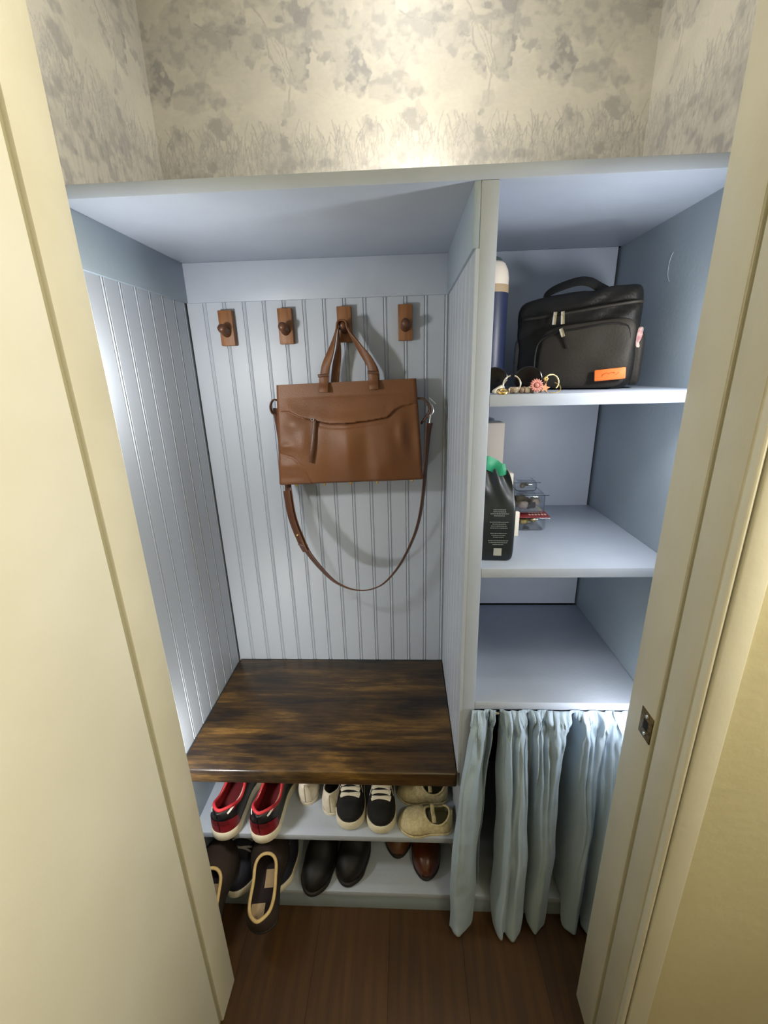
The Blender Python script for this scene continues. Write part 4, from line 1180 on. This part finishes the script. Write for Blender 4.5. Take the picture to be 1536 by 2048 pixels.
# navy lace-ups at the left of the platform, toes towards the room
nv = Last(.275, .098, .024, [(0, .062), (.2, .058), (.36, .070), (.46, .080), (.62, .062), (.8, .044), (1, .034)], 2.5, (.04, .44, .5))
for lab, loc, rz in (('navy lace-up shoe with grey laces between the two moccasins', (.092, .252, ZL), 180), ('navy lace-up shoe on the platform, beside the black shoes', (.200, .262, ZL), 179)):
    build_shoe('lace_up_shoe', lab, nv, loc, (0, 0, math.radians(rz)), NAVY, NAVY, RUBBER_W, collar=(NAVY, .003), laces=(.46, .70, 4, .66), lace_m=LACE_G, lace_r=.0026, group='navy lace-ups')

# black shoes, toes towards the room
bk = Last(.275, .087, .016, [(0, .07), (.2, .065), (.36, .075), (.46, .08), (.62, .062), (.8, .046), (1, .036)], 2.4, (.04, .42, .5))
for lab, loc, rz in (('black leather shoe on the platform, left of its pair', (.338, .258, ZL), 172), ('black leather shoe on the platform, right of its pair', (.440, .282, ZL), 170)):
    build_shoe('black_shoe', lab, bk, loc, (0, 0, math.radians(rz)), BLK_SH, BLK_SH, DARKSOLE, collar=(BLK_SH, .003), group='black shoes',
               patches=[('vamp_seam', BLACK_L, (lambda t: .02, lambda t: .5, .46, .50, (-1, 1), .0012))])

# brown leather shoes by the divider
bw = Last(.265, .081, .014, [(0, .065), (.2, .06), (.36, .066), (.46, .07), (.62, .056), (.8, .044), (1, .036)], 2.3, (.04, .42, .5), toe=.22)
build_shoe('leather_shoe', 'cognac leather shoe with polished round toe by the divider', bw, (.626, .296, ZL), (0, 0, math.radians(177)), COGNAC, MAROON, DARKSOLE, collar=(COGNAC, .003), group='brown leather shoes',
           patches=[('toe_cap', COGNAC, (lambda t: .0, lambda t: 1.0, .72, .99, (-1, 1), .0012))])
build_shoe('leather_shoe', 'amber brown leather shoe pushed back under the shoe shelf', bw, (.538, .352, ZL), (0, 0, math.radians(179)), AMBER, MAROON, DARKSOLE, collar=(AMBER, .003), group='brown leather shoes',
           patches=[('toe_cap', AMBER, (lambda t: .0, lambda t: 1.0, .72, .99, (-1, 1), .0012))])

# dark brown moccasins leaning with their toes on the platform edge
mc = Last(.228, .102, .010, [(0, .052), (.15, .048), (.35, .044), (.5, .050), (.7, .050), (.85, .044), (1, .036)], 2.5, (.03, .63, .55), toe=.24)
for lab, loc, rz, lean in (('dark brown moccasin with tan binding propped on a navy shoe', (.200, -.118, .108), 6, 14), ('dark brown moccasin half hidden behind the left jamb', (.056, -.150, .096), 2, 15)):
    t = build_shoe('moccasin', lab, mc, loc, (math.radians(lean), 0, math.radians(rz)), MOCC, MAROON, DARKSOLE, collar=(BINDING, .0042), insole=MAROON, group='brown moccasins', grow=1.02)
    bm = bmesh.new(); bm_box(bm, (-.004, .085, .0125), (.026, .125, .0140), .0005); link('insole_label', bm, INS_TAN, t)
    bm = bmesh.new(); bm_box(bm, (-.030, .020, .0125), (.004, .055, .0140), .0005); o = link('heel_label', bm, INS_TAN, t)
    link('inner_binding', patch_bm(mc, lambda q: mc.tm(q) * .55, lambda q: mc.tm(q) * .99, .05, .50, (-1,), -.0045), BINDING, t, smooth=True)
